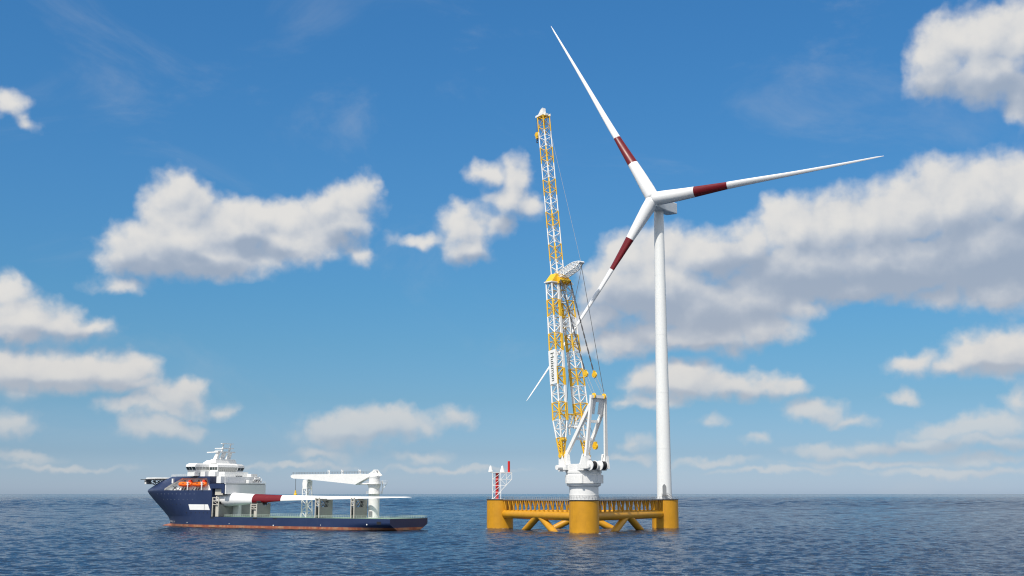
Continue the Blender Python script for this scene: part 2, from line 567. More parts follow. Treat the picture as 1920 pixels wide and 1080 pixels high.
def copy_tree(o, parent=None):
    c = o.copy(); COL.objects.link(c); c.parent = parent
    for ch in list(o.children):
        copy_tree(ch, c)
    return c


def railing(m, pts, h=1.15, gap=2.0, r=0.05, mi=0, mid=True):
    """posts and rails along a polyline on deck level"""
    for a, b in zip(pts[:-1], pts[1:]):
        a = Vector(a); b = Vector(b)
        L = (b - a).length
        k = max(1, round(L / gap))
        for i in range(k + 1):
            p = a.lerp(b, i / k)
            m.tube(p, p + Vector((0, 0, h)), r, n=5, mi=mi, caps=False)
        for hh in ((h, h * 0.5) if mid else (h,)):
            m.tube(a + Vector((0, 0, hh)), b + Vector((0, 0, hh)), r, n=5, mi=mi, caps=False)


def lerp(a, b, t): return a + (b - a) * t


def interp(tab, x):
    if x <= tab[0][0]: return tab[0][1]
    for (a, va), (b, vb) in zip(tab[:-1], tab[1:]):
        if x <= b: return va + (vb - va) * (x - a) / (b - a)
    return tab[-1][1]


# ------------------------------------------------------------------ the sea
import numpy as np


def sea():
    """one sheet: real wind waves in front of the camera, flattening out towards the horizon"""
    rng = np.random.default_rng(11)
    DL = 0.00165
    rows = int(math.log(9000 / 215.0) / DL)
    rr = 215.0 * np.exp(np.arange(rows) * DL)
    rr = np.concatenate([rr, rr[-1] * (150000.0 / rr[-1]) ** (np.arange(1, 61) / 60.0)])
    rows = len(rr)
    res = np.gradient(rr)
    A = R(31)
    cols = int(2 * A / DL / 1.3)
    th = np.linspace(-A, A, cols)
    X = rr[:, None] * np.sin(th)[None, :]
    Y = rr[:, None] * np.cos(th)[None, :]
    Z = np.zeros_like(X); DX = np.zeros_like(X); DY = np.zeros_like(X)
    wind = R(-100)
    for k in range(120):
        lam = 1.3 * (9 / 1.3) ** (rng.random() ** 0.85) if k < 95 else 11 * (70 / 11) ** rng.random()
        a = wind + rng.normal() * 0.55
        kk = 2 * math.pi / lam
        amp = WAVE_SLOPE * lam / (2 * math.pi)
        if lam > 11:
            amp = amp * (0.10 + 1.3 * np.clip((rr - 700) / 1500, 0, 1))[:, None]
        ph = rng.random() * 6.283
        cxx, cyy = math.cos(a), math.sin(a)
        arg = kk * (X * cxx + Y * cyy) + ph
        # waves finer than the grid fade out with distance
        f = np.clip((lam / res - 2.2) / 2.5, 0, 1)[:, None] * amp
        Z += f * np.cos(arg)
        DX -= 0.8 * f * np.sin(arg) * cxx
        DY -= 0.8 * f * np.sin(arg) * cyy
    edge = np.clip((A - np.abs(th)) / 0.03, 0, 1)[None, :] * np.clip((rr - 215) / 12, 0, 1)[:, None] * np.clip((9500 - rr) / 500, 0, 1)[:, None]
    X = X + DX * edge; Y = Y + DY * edge; Z = Z * edge
    V = np.stack([X, Y, Z], -1).reshape(-1, 3)
    i = np.arange(rows - 1)[:, None] * cols + np.arange(cols - 1)[None, :]
    F = np.stack([i, i + cols, i + cols + 1, i + 1], -1).reshape(-1, 4)[:, ::-1]
    base = len(V)
    # surrounding flat sea: far fan, side fans, near patch
    extra = []; ef = []
    n = len(th)
    far = 150000.0
    # ring behind and beside the camera
    ang = np.linspace(A, 2 * math.pi - A, 60)
    o = base + len(extra)
    for t_ in ang: extra.append((215.0 * math.sin(t_), 215.0 * math.cos(t_), 0.0))
    for t_ in ang: extra.append((far * math.sin(t_), far * math.cos(t_), 0.0))
    m = len(ang)
    for j in range(m - 1): ef.append([o + j, o + j + 1, o + m + j + 1, o + m + j][::-1])
    # close the two seams with the wave patch's side columns
    right = [r * cols + cols - 1 for r in range(rows)]
    left = [r * cols for r in range(rows)]
    ef.append([o] + [])if False else None
    ctr = base + len(extra); extra.append((0.0, 0.0, 0.0))
    ringn = list(range(cols)) + [o + j for j in range(1, m - 1)]
    for j in range(len(ringn)):
        ef.append([ctr, ringn[j], ringn[(j + 1) % len(ringn)]][::-1])
    V = np.vstack([V, np.array(extra)])
    me = bpy.data.meshes.new('water')
    nq = len(F)
    loops = np.concatenate([F.ravel()] + [np.array(f) for f in ef if f])
    tot = np.concatenate([np.full(nq, 4), np.array([len(f) for f in ef if f])])
    st = np.concatenate([[0], np.cumsum(tot)[:-1]])
    me.vertices.add(len(V)); me.vertices.foreach_set('co', V.astype(np.float32).ravel())
    me.loops.add(len(loops)); me.loops.foreach_set('vertex_index', loops.astype(np.int32))
    me.polygons.add(len(tot)); me.polygons.foreach_set('loop_start', st.astype(np.int32)); me.polygons.foreach_set('loop_total', tot.astype(np.int32))
    me.polygons.foreach_set('use_smooth', np.ones(len(tot), bool))
    me.update(calc_edges=True); me.validate()
    me.materials.append(WATER)
    ob = bpy.data.objects.new('water', me); COL.objects.link(ob)
    return ob


WAVE_SLOPE = 0.0275
tag(sea(), 'deep blue open sea with short wind waves', kind='structure')

# ------------------------------------------------------------------ the floating platform
CF = Vector((33.26, 575.0, 0)); CL = Vector((-6.32, 657, 0)); CR = Vector((80.66, 657, 0))
DZ = 15.3
plat = tag(empty('floating_platform', (36, 628, 0)), 'yellow three-column floating platform linked by tubes, walkways and slanted braces', 'floating platform')
PO = Vector((36, 628, 0))


def pl(v): return Vector(v) - PO


for c, r in ((CF, 6.9), (CL, 6.95), (CR, 6.95)):
    m = MB()
    q = pl(c)
    m.lathe([(r, -12), (r, DZ - 0.35)], q, n=72)
    col = m.build('column', PYEL, plat)
    m = MB()
    m.lathe([(r + 0.02, DZ - 0.345), (r + 0.3, DZ - 0.34), (r + 0.3, DZ), (0.5, DZ + 0.02)], q, n=72, smooth=False)
    m.build('deck_plate', DGREY, col)
    m = MB()
    pts = [q + Vector((math.cos(R(a)) * (r + 0.1), math.sin(R(a)) * (r + 0.1), DZ)) for a in range(0, 361, 15)]
    railing(m, pts, 1.2, 2.0, 0.04)
    m.build('railing', WIREL, col)

m_ = None
for A, B in ((CL, CF), (CF, CR), (CL, CR)):
    d = (B - A).normalized()
    L = (B - A).length
    n2 = Vector((-d.y, d.x, 0))
    tz = 7.6
    m = MB()
    m.tube(pl(A + d * 2 + Vector((0, 0, tz))), pl(B - d * 2 + Vector((0, 0, tz))), 2.1, n=40)
    m.build('brace_tube', PYEL, plat)
    mid = A + d * L / 2
    for sg in (-1, 1):
        m = MB()
        top = mid + d * sg * 1.6 + Vector((0, 0, tz - 0.6))
        bot = mid + d * sg * 30 + Vector((0, 0, -7.5))
        m.tube(pl(top), pl(bot), 1.75, n=32)
        m.build('diagonal_brace', PYEL, plat)
    # walkway above the tube
    wk = MB()
    a0 = A + d * 7.1; b0 = B - d * 7.1
    wk.beam(pl(a0 + Vector((0, 0, DZ - 0.28))), pl(b0 + Vector((0, 0, DZ - 0.28))), 3.4, 0.22)
    for sg in (-1, 1):
        wk.beam(pl(a0 + n2 * sg * 1.72 + Vector((0, 0, DZ - 0.3))), pl(b0 + n2 * sg * 1.72 + Vector((0, 0, DZ - 0.3))), 0.16, 0.42)
    wko = wk.build('walkway', MGREY, plat)
    m = MB()
    for sg in (-1, 1):
        railing(m, [pl(a0 + n2 * sg * 1.65 + Vector((0, 0, DZ - 0.15))), pl(b0 + n2 * sg * 1.65 + Vector((0, 0, DZ - 0.15)))], 1.3, 2.0, 0.04)
    m.build('railing', WIREL, wko)
    k = 16
    for i in range(k):
        x = 7.1 + (L - 14.2) * (i + 0.5) / k
        m = MB()
        for sg in (-1, 1):
            foot = A + d * x + n2 * sg * 0.9 + Vector((0, 0, tz + 1.7))
            for s2 in (-1, 1):
                head = A + d * (x + s2 * 1.25) + n2 * sg * 1.5 + Vector((0, 0, DZ - 0.5))
                m.tube(pl(foot), pl(head), 0.27, n=8)
        m.build('support_strut', PYEL, wko)

# ------------------------------------------------------------------ wind turbine
TB = Vector((80.5, 657, DZ))
turb = tag(empty('wind_turbine', TB), 'tall white three-bladed wind turbine with dark red blade bands, standing on the platform', 'wind turbine')
m = MB()
H_T = 171.0 - DZ
prof = []
for i in range(41):
    t = i / 40
    prof.append((lerp(3.95, 2.6, t), H_T * t))
m.lathe(prof, n=72)
for t in (0.17, 0.36, 0.56, 0.77):                        # flange seams
    rr = lerp(3.95, 2.6, t)
    m.lathe([(rr + 0.005, H_T * t - 0.12), (rr + 0.03, H_T * t - 0.1), (rr + 0.03, H_T * t + 0.1), (rr + 0.005, H_T * t + 0.12)], n=72, cap=False)
m.lathe([(4.35, 0.02), (4.35, 0.5), (3.96, 0.5)], n=72, smooth=False)
tower = m.build('tower', TWHITE, turb)
# arched door facing the camera's left, on the curved wall
m = MB()
da = math.atan2(-1, -0.12)
dd = Vector((math.cos(da), math.sin(da), 0)); ds = Vector((-dd.y, dd.x, 0))
outline = [(-0.95, 2.2), (0.95, 2.2), (0.95, 6.6), (0.7, 7.2), (0.0, 7.9), (-0.7, 7.2), (-0.95, 6.6)]
vs = [dd * 3.80 + ds * x + Vector((0, 0, z)) for x, z in outline] + [dd * 4.15 + ds * x + Vector((0, 0, z)) for x, z in outline]
n = len(outline)
m.add(vs, [(i, (i + 1) % n, n + (i + 1) % n, n + i) for i in range(n)] + [tuple(range(n - 1, -1, -1)), tuple(range(n, 2 * n))])
door = recalc(m.build('door', MGREY, tower))
m = MB()
m.beam(dd * 4.9 + ds * -1.4 + Vector((0, 0, 2.0)), dd * 4.9 + ds * 1.4 + Vector((0, 0, 2.0)), 1.6, 0.15)
for sx in (-1.3, 1.3):
    for rr in (4.3, 5.5):
        m.tube(dd * rr + ds * sx + Vector((0, 0, 0)), dd * rr + ds * sx + Vector((0, 0, 3.2)), 0.07, n=6)
    m.tube(dd * 4.3 + ds * sx + Vector((0, 0, 3.2)), dd * 5.5 + ds * sx + Vector((0, 0, 3.2)), 0.06, n=6)
for k in range(7):
    m.beam(dd * 4.9 + ds * (1.5 + k * 0.38) + Vector((0, 0, 1.85 - k * 0.27)), dd * 4.9 + ds * (1.85 + k * 0.38) + Vector((0, 0, 1.85 - k * 0.27)), 1.2, 0.07)
for rr in (4.3, 5.5):
    m.tube(dd * rr + ds * 1.4 + Vector((0, 0, 1.9)), dd * rr + ds * 4.2 + Vector((0, 0, 0.1)), 0.08, n=6)
    m.tube(dd * rr + ds * 1.4 + Vector((0, 0, 3.2)), dd * rr + ds * 4.2 + Vector((0, 0, 1.2)), 0.06, n=6)
m.build('door_stair', DGREY, tower)

PSI, TILT, AL0, CONE = 0.5701, 0.1235, -0.5213, 0.0527
HUB = Vector((76.72, 648, 175.66))
nv = Vector((-math.sin(PSI) * math.cos(TILT), -math.cos(PSI) * math.cos(TILT), math.sin(TILT)))
rv = Vector((math.cos(PSI), -math.sin(PSI), 0))
uv = rv.cross(nv)
if uv.z < 0: uv = -uv
BL = 129.1


def blade_mesh(tip_pre=4.0, root_r=3.7):
    """blade along +X, chord along Y, thickness along Z"""
    m = MB()
    chord = [(0, root_r * 2), (0.05, root_r * 2), (0.10, 6.9), (0.19, 5.8), (0.34, 3.9), (0.6, 2.3), (0.85, 1.25), (0.97, 0.75), (1.0, 0.2)]
    thick = [(0, root_r * 2), (0.05, root_r * 1.95), (0.10, 6.2), (0.19, 4.4), (0.33, 2.5), (0.6, 1.3), (0.85, 0.6), (0.97, 0.25), (1.0, 0.08)]
    twist = [(0, 30), (0.19, 28), (0.33, 25), (0.6, 18), (1.0, 8)]
    n = 32
    stations = sorted(set([i / 60 for i in range(61)] + [0.195, 0.1955, 0.344, 0.3445, 0.975, 0.99, 0.997]))
    rings, mis = [], []
    for s_ in stations:
        c = interp(chord, s_); th = interp(thick, s_); tw = R(interp(twist, s_))
        blend = min(1.0, max(0.0, (s_ - 0.10) / 0.40)); blend = blend * blend * (3 - 2 * blend)
        pre = tip_pre * s_ * s_
        ring = []
        for i in range(n):
            a = 2 * math.pi * i / n
            y, z = math.cos(a) * 0.5, math.sin(a) * 0.5
            # aerofoil: blunt leading edge, thin trailing edge
            xx = (math.cos(a) + 1) / 2            # 0 trailing, 1 leading
            fz = (0.25 + 0.75 * (xx ** 0.55)) * math.sin(a) * 0.5 * 1.08
            if math.sin(a) < 0: fz *= 0.8
            Y = c * (y * (1 - blend) + (y + 0.18) * blend); Z = th * (z * (1 - blend) + fz * blend)
            ring.append((s_ * BL, Y * math.cos(tw) - Z * math.sin(tw), Y * math.sin(tw) + Z * math.cos(tw) + pre))
        rings.append(ring)
    for a_, b_ in zip(stations[:-1], stations[1:]):
        mis.append(1 if 0.1952 <= (a_ + b_) / 2 <= 0.3442 else 0)
    m.loft(rings, mis=mis)
    return m


b0 = blade_mesh(tip_pre=7.0)
first = None
cone_rest = CONE
for k in range(3):
    a = AL0 + k * 2 * math.pi / 3
    radial = rv * math.sin(a) + uv * math.cos(a)
    tang = rv * math.cos(a) - uv * math.sin(a)
    X = (radial * math.cos(cone_rest) + nv * math.sin(cone_rest)).normalized()
    Z = (nv - X * nv.dot(X)).normalized()
    Y = Z.cross(X)
    M = Matrix((X, Y, Z)).transposed().to_4x4()
    M.translation = HUB - TB + X * 0.0
    if first is None:
        o = recalc(b0.build('blade', [BLADEW, BLADER], turb)); first = o
    else:
        o = first.copy(); COL.objects.link(o); o.parent = turb
    o.matrix_local = M
# hub (spinner)
m = MB()
prof = []
for i in range(15):
    t = i / 14 * math.pi / 2
    prof.append((4.6 * math.cos(t), 3.9 * math.sin(t)))
m.lathe([(4.3, -3.2), (4.6, 0.0)] + prof[1:], n=56)
o = m.build('hub', TWHITE, turb)
Mh = Matrix((rv, uv, nv if rv.cross(uv).dot(nv) > 0 else -nv)).transposed()
Xh = rv; Zh = nv; Yh = Zh.cross(Xh)
Mh = Matrix((Xh, Yh, Zh)).transposed().to_4x4(); Mh.translation = HUB - TB - nv * 0.2
o.matrix_local = Mh
# nacelle: rounded box behind the hub
m = MB()
rings = []
for xx, w, h0, h1 in ((-3.4, 5.2, -2.6, 2.4), (-1.5, 6.6, -3.2, 3.1), (9, 6.8, -3.3, 3.4), (20.5, 6.6, -2.6, 3.4), (21.0, 6.2, -2.3, 3.1)):
    ring = []
    rc = 0.5
    for cx, cz, a0 in ((w / 2 - rc, h1 - rc, 0), (-w / 2 + rc, h1 - rc, 90), (-w / 2 + rc, h0 + rc, 180), (w / 2 - rc, h0 + rc, 270)):
        for j in range(4):
            aa = R(a0 + j * 30)
            ring.append((cx + rc * math.cos(aa), cz + rc * math.sin(aa), xx))
    rings.append(ring)
m.loft(rings, smooth=False)
m.box(-1.6, 1.6, 3.4, 3.9, 15, 18)
m.tube((0.8, 3.9, 16), (0.8, 5.2, 16), 0.06); m.tube((-0.8, 3.9, 16), (-0.8, 5.0, 16), 0.06)
o = recalc(m.build('nacelle', TWHITE, turb))
Zn = Vector((-nv.x, -nv.y, 0)).normalized()
Yn = Vector((0, 0, 1)); Xn = Yn.cross(Zn)
Mn = Matrix((Xn, Yn, Zn)).transposed().to_4x4(); Mn.translation = HUB - TB - nv * 2.2 + Vector((0, 0, -1.4))
o.matrix_local = Mn
m = MB()
m.lathe([(2.75, H_T - 0.6), (2.75, H_T + 2.0)], n=48)
m.build('yaw_ring', TWHITE, turb)

# ------------------------------------------------------------------ crane on the front column
GAM = R(50)
crane = tag(empty('platform_crane', CF + Vector((0, 0, DZ)), math.pi - GAM),
            'tall yellow and white lattice boom crane on the front column of the platform', 'crane')
ZB = -DZ       # local z = world z + ZB


def cp(x, y, z): return Vector((x, y, z + ZB))


m = MB()
m.lathe([(6.95, 0.03), (6.95, 0.9), (6.75, 0.9), (6.75, 2.2), (6.82, 2.2), (6.82, 2.35), (6.75, 2.35), (6.75, 5.9), (7.9, 6.5), (7.9, 7.4)], n=72, smooth=True)
ped = m.build('pedestal', WHITE, crane)
m = MB()
pts = [Vector((math.cos(R(a)) * 7.05, math.sin(R(a)) * 7.05, 0.9)) for a in range(0, 361, 12)]
railing(m, pts, 1.2, 2.0, 0.03)
m.build('railing', WIREL, ped)
m = MB()
m.lathe([(8.1, 7.42), (8.6, 7.45), (8.6, 11.2), (8.1, 11.5), (8.1, 12.2), (8.35, 12.2), (8.35, 13.0)], n=72, smooth=True)
for a in (20, 75, 130, 185, 240, 300, 350):
    d = Vector((math.cos(R(a)), math.sin(R(a)), 0)); t_ = Vector((-d.y, d.x, 0))
    c = d * 8.75 + Vector((0, 0, 9.4))
    m.beam(c - Vector((0, 0, 1.9)), c + Vector((0, 0, 1.9)), 1.0, 0.9, up=d)
m.lathe([(8.1, 13.02), (8.1, 16.3), (0.3, 16.34)], n=72, smooth=False)
m.prism([(-1.0, -7.4), (-1.0, 7.4), (-7.6, 7.4), (-7.6, -7.4)], 13.3, 16.2)
m.box(2.0, 6.4, -9.4, 9.4, 13.6, 16.0)
house = recalc(m.build('slew_house', WHITE, crane))
m = MB()
m.tube(cp(5.0, -12, 30.0), cp(5.0, 12.3, 30.0), 1.15, n=24)
for sg in (-1, 1):                     # boom foot brackets
    for off in (-0.9, 0.9):
        m.slab([(3.0, 28.2 + ZB), (7.4, 28.2 + ZB), (7.2, 34.5 + ZB), (6.4, 36.2 + ZB), (5.2, 36.0 + ZB), (3.4, 32 + ZB)], sg * 8.0 + off - 0.2, sg * 8.0 + off + 0.2)
m.build('pivot_beam', WHITE, crane)

# gantry (the A-shaped back mast)
gan = MB()
for sg in (-1, 1):
    yb, yt = 6.6 * sg, 4.3 * sg
    def gy(z): return lerp(yb, yt, (z - 31) / 32.0)
    gan.beam(cp(-8.0, yb, 30.5), cp(-10.3, yt, 62.8), 1.5, 1.3, up=(1, 0, 0), w1=1.2, h1=1.2)
    gan.beam(cp(4.4, yb, 30.5), cp(4.2, gy(37), 37.6), 1.5, 1.7, up=(1, 0, 0))
    gan.beam(cp(4.3, gy(36.6), 36.6), cp(-1.5, gy(45.5), 45.5), 1.3, 1.6, up=(1, 0, 1))
    gan.beam(cp(-1.2, gy(45), 45), cp(-9.7, gy(58.5), 58.5), 1.3, 1.6, up=(1, 0, 1))
    gan.beam(cp(-4.6, gy(31), 30.5), cp(-6.5, gy(36), 36), 0.8, 1.0, up=(1, 0, 0))
    gan.slab([(2.6, 30.4 + ZB), (6.2, 30.4 + ZB), (5.4, 36.2 + ZB), (3.4, 36.2 + ZB)], yb - 0.95, yb + 0.95)
    gan.slab([(-9.8, 29.4 + ZB), (-5.4, 29.4 + ZB), (-7.1, 34.6 + ZB), (-9.0, 35.2 + ZB)], yb - 0.85, yb + 0.85)
gan.beam(cp(-10.3, -5.0, 62.2), cp(-10.3, 5.0, 62.2), 1.4, 1.4)
gan.beam(cp(-0.2, -5.7, 43.2), cp(-0.2, 5.7, 43.2), 1.1, 1.2)
gan.beam(cp(-5.0, -5.0, 51.2), cp(-5.0, 5.0, 51.2), 1.1, 1.2)
# plate between the two front struts under the top beam, with a slot
pa = [(-9.9, 62.6), (-7.2, 55.0)]
for y0, y1 in ((-4.2, -1.0), (1.0, 4.2)):
    gan.add([cp(-10.1, y0, 61.8), cp(-10.1, y1, 61.8), cp(-8.6, y1 * 1.02, 54.2), cp(-8.6, y0 * 1.02, 54.2),
             cp(-9.9, y0, 61.8), cp(-9.9, y1, 61.8), cp(-8.4, y1 * 1.02, 54.2), cp(-8.4, y0 * 1.02, 54.2)],
            [(0, 1, 2, 3), (7, 6, 5, 4), (0, 4, 5, 1), (1, 5, 6, 2), (2, 6, 7, 3), (3, 7, 4, 0)])
gan.box(-10.1, -9.7, -1.0, 1.0, 59.8 + ZB, 61.8 + ZB)
recalc(gan.build('gantry', WHITE, crane))
for yy in (3.2, -3.2):
    m = MB()
    m.lathe([(0.2, -0.25), (1.25, -0.25), (1.25, -0.15), (1.05, 0), (1.25, 0.15), (1.25, 0.25), (0.2, 0.25)], cp(-10.7, yy, 62.6), n=32, axis='Y', smooth=False)
    m.build('sheave', YEL, crane)
# winches
for yc in (4.2, -2.0):
    m = MB()
    m.lathe([(0.5, -1.75), (2.25, -1.75), (2.25, -1.4), (1.0, -1.38), (1.0, 1.38), (2.25, 1.4), (2.25, 1.75), (0.5, 1.75)], cp(-10.2, yc, 30.8), n=40, axis='Y', smooth=False)
    m.tube(cp(-10.2, yc - 2.6, 30.8), cp(-10.2, yc + 2.6, 30.8), 0.7, n=20)
    w = m.build('winch_drum', WHITE, crane)
    m = MB()
    m.lathe([(1.95, -1.37), (1.95, 1.37)], cp(-10.2, yc, 30.8), n=40, axis='Y')
    m.build('rope', BLACK, w)
m = MB()
for yy in (6.4, 1.1, -4.0):
    m.slab([(-10.9, 29.9 + ZB), (-6, 28.9 + ZB), (-6, 32.0 + ZB), (-10.3, 31.8 + ZB), (-10.9, 31.4 + ZB)], yy - 0.3, yy + 0.3)
m.build('winch_frame', WHITE, crane)


def frame_pts(c, d, w, a):
    """four corners of a lattice section: centre c, size d (along x') and w (along y)"""
    ux = Vector((math.cos(a), 0, -math.sin(a))); uy = Vector((0, 1, 0))
    return [c + ux * sx * d / 2 + uy * sy * w / 2 for sx, sy in ((1, 1), (-1, 1), (-1, -1), (1, -1))]


def lattice(m, c0, c1, s0, s1, n, mi, rc=0.26, rd=0.14, flip=0, hor=True):
    """one coloured run of box lattice from c0 to c1 with n panels"""
    c0 = Vector(c0); c1 = Vector(c1)
    a = math.atan2(c1.x - c0.x, c1.z - c0.z)
    prev = frame_pts(c0, s0[0], s0[1], a)
    for k in range(1, n + 1):
        t = k / n
        cur = frame_pts(c0.lerp(c1, t), lerp(s0[0], s1[0], t), lerp(s0[1], s1[1], t), a)
        for i in range(4):
            j = (i + 1) % 4
            m.tube(prev[i], cur[i], rc, n=7, mi=mi, caps=False)
            if hor:
                m.tube(cur[i], cur[j], rd, n=5, mi=mi, caps=False)
            if (k + i + flip) % 2:
                m.tube(prev[i], cur[j], rd, n=5, mi=mi, caps=False)
            else:
                m.tube(prev[j], cur[i], rd, n=5, mi=mi, caps=False)
        prev = cur


# boom: two legs of ten coloured sections
FOOT = (6.0, 8.0, 35.4); HEAD = (16.4, 4.3, 118.6)


def leg_c(t, sg): return cp(lerp(FOOT[0], HEAD[0], t), lerp(FOOT[1], HEAD[1], t) * sg, lerp(FOOT[2], HEAD[2], t))


for sg in (1, -1):
    m = MB()
    for k in range(10):
        t0, t1 = k / 10, (k + 1) / 10
        def size(t):
            full = lerp(4.8, 4.1, t)
            if t < 0.2: return (lerp(1.5, full, t / 0.2), lerp(1.3, full, t / 0.2))
            return (full, full)
        mi = 1 if k % 2 == 0 else 0
        if k >= 2:
            ic = -1 if sg == 1 else 1
            p0_, p1_ = [leg_c(t_, sg) + Vector((ic * size(t_)[0] / 2, -sg * size(t_)[1] / 2, 0)) for t_ in (t0, t1)]
            m.beam(p0_, p1_, 1.15, 0.9, mi=mi, up=(1, 0, 0))
        pan = 2 if k not in (0,) else 3
        lattice(m, leg_c(t0, sg), leg_c(t1, sg), size(t0), size(t1), pan, mi, rc=0.40 if k else 0.42, rd=0.19, flip=k)
    # solid foot
    f0 = leg_c(0, sg)
    m.tube(f0 + Vector((0, -1.6, 0)), f0 + Vector((0, 1.6, 0)), 0.95, n=20, mi=1)
    f1 = leg_c(0.085, sg)
    m.slab([(f0.x - 0.9, f0.z), (f0.x + 0.9, f0.z), (f1.x + 1.2, f1.z), (f1.x - 1.2, f1.z)], f0.y - 0.2, f0.y + 0.2, mi=1)
    m.tube(f1 + Vector((-1.3, -1.7, 0.3)), f1 + Vector((-1.3, 1.7, 0.3)), 0.75, n=16, mi=1)
    leg = m.build('boom_leg', [WHITE, YEL], crane)
    if sg == 1:
        # sign board on the outer face of the left leg, two sections long
        ta, tb = 0.405, 0.60
        a_, b_ = leg_c(ta, 1), leg_c(tb, 1)
        h_ = lerp(4.8, 4.1, 0.5) / 2
        ax = (b_ - a_).normalized(); dx = Vector((ax.z, 0, -ax.x)).normalized()
        off = Vector((0, h_ + 0.42, 0))
        q = [a_ + dx * (h_ + .3) + off, a_ - dx * (h_ + .3) + off, b_ - dx * (h_ + .3) + off, b_ + dx * (h_ + .3) + off]
        th = Vector((0, 0.12, 0))
        m = MB()
        m.add([p for p in q] + [p + th for p in q], [(0, 1, 2, 3), (7, 6, 5, 4), (0, 4, 5, 1), (1, 5, 6, 2), (2, 6, 7, 3), (3, 7, 4, 0)])
        sign = recalc(m.build('sign_board', WHITE, leg))
        cu = bpy.data.curves.new('lettering', 'FONT')
        cu.body = 'Huisman'
        cu.align_x = 'CENTER'; cu.align_y = 'CENTER'
        cu.size = 3.9; cu.extrude = 0.03; cu.offset = 0.03
        tmp = bpy.data.objects.new('lettering', cu)
        COL.objects.link(tmp)
        dg = bpy.context.evaluated_depsgraph_get()
        me = bpy.data.meshes.new_from_object(tmp.evaluated_get(dg))
        bpy.data.objects.remove(tmp)
        xs = [v.co.x for v in me.vertices]; wd = max(xs) - min(xs)
        sc_ = 13.6 / wd
        Xt = -ax                        # text runs down the board
        Zt = Vector((0, 1, 0)); Yt = Zt.cross(Xt)
        M = Matrix((Xt * sc_, Yt * sc_ * 0.85, Zt)).transposed().to_4x4()
        M.translation = (a_ + b_) / 2 + off + th + Vector((0, 0.035, 0))
        me.transform(M)
        me.materials.clear(); me.materials.append(INK)
        lo = bpy.data.objects.new('lettering', me); COL.objects.link(lo); lo.parent = leg
# cross frames between the legs
m = MB()
for (ta, tb, mi) in ((0.165, 0.235, 1), (0.885, 0.96, 1)):
    m = MB()
    for xo in (-1.9, 1.9):
        A0, A1 = leg_c(ta, 1) + Vector((xo, -2, 0)), leg_c(ta, -1) + Vector((xo, 2, 0))
        B0, B1 = leg_c(tb, 1) + Vector((xo, -2, 0)), leg_c(tb, -1) + Vector((xo, 2, 0))
        m.tube(B0, B1, 0.28, n=7, mi=mi); m.tube(A0, A1, 0.28, n=7, mi=0)
        if ta < 0.5:
            for f in range(4):
                u0, u1 = f / 4, (f + 1) / 4
                m.tube(A0.lerp(A1, u0), B0.lerp(B1, u1), 0.16, n=5, mi=mi if f % 2 else 0); m.tube(B0.lerp(B1, u0), A0.lerp(A1, u1), 0.16, n=5, mi=0)
        else:
            m.tube(A0, B1, 0.16, n=5, mi=0); m.tube(B0, A1, 0.16, n=5, mi=0)
    m.build('cross_frame', [WHITE, YEL], crane)
m = MB()
A0, A1 = leg_c(0.72, 1), leg_c(0.72, -1)
for tz_ in (0.745, 0.80):
    for xo in (-1.7, 1.7):
        m.tube(leg_c(tz_, 1) + Vector((xo, -2, 0)), leg_c(tz_, -1) + Vector((xo, 2, 0)), 0.22, n=6, mi=0 if tz_ < 0.78 else 1)
for xo in (-1.7, 1.7):
    m.tube(leg_c(0.80, 1) + Vector((xo, -2, 0)), leg_c(0.745, -1) + Vector((xo, 2, 0)), 0.16, n=5, mi=0)
    m.tube(leg_c(0.745, 1) + Vector((xo, -2, 0)), leg_c(0.80, -1) + Vector((xo, 2, 0)), 0.16, n=5, mi=0)
    m.tube(leg_c(0.745, 0) + Vector((xo, 0, 0)), leg_c(0.69, -1) + Vector((xo, 2, 0)), 0.2, n=6, mi=0)
    m.tube(leg_c(0.745, 0) + Vector((xo, 0, 0)), leg_c(0.69, 1) + Vector((xo, -2, 0)), 0.2, n=6, mi=0)
m.tube(leg_c(0.745, 0) + Vector((0, -2.4, -0.6)), leg_c(0.745, 0) + Vector((0, 2.4, -0.6)), 0.5, n=10, mi=1)
m.build('cross_frame', [WHITE, YEL], crane)
m = MB()
m.tube(leg_c(0.19, 0) + Vector((-1.6, 3.0, -1)), leg_c(0.19, 0) + Vector((-1.8, 3.0, -6)), 0.55, n=12, mi=0)
m.tube(leg_c(0.16, 0) + Vector((-1.8, -3.5, 0)), leg_c(0.16, 0) + Vector((-1.8, 0.5, 0)), 0.6, n=12, mi=0)
m.build('tugger_roller', [WHITE, YEL], crane)
# boom head
m = MB()
hx, hz = HEAD[0], HEAD[2] + ZB
m.prism([(hx - 2.7, -7.2), (hx + 2.7, -7.2), (hx + 2.7, 7.2), (hx - 2.7, 7.2)], hz, hz + 0.5, mi=0)
m.prism([(hx - 2.6, -6.6), (hx + 2.6, -6.6), (hx + 2.6, 6.6), (hx - 2.6, 6.6)], hz + 0.5, hz + 4.6, mi=1,
        top=[(hx - 2.2, -3.4), (hx + 2.2, -3.4), (hx + 2.2, 3.4), (hx - 2.2, 3.4)])
for yy in (-3.0, -1.0, 1.0, 3.0):
    m.slab([(hx - 5.0, hz + 0.2), (hx - 2.4, hz - 0.6), (hx - 2.0, hz + 3.4), (hx - 4.2, hz + 2.4)], yy - 0.2, yy + 0.2, mi=1)
m.tube((hx - 4.3, -3.6, hz + 1.2), (hx - 4.3, 3.6, hz + 1.2), 0.7, n=16, mi=1)
for yy in (-4.2, 0, 4.2):
    m.beam((hx, yy, hz), (hx, yy, hz - 2.2), 1.4, 1.4, mi=1, w1=0.6, h1=0.6)
recalc(m.build('boom_head', [WHITE, YEL], crane))
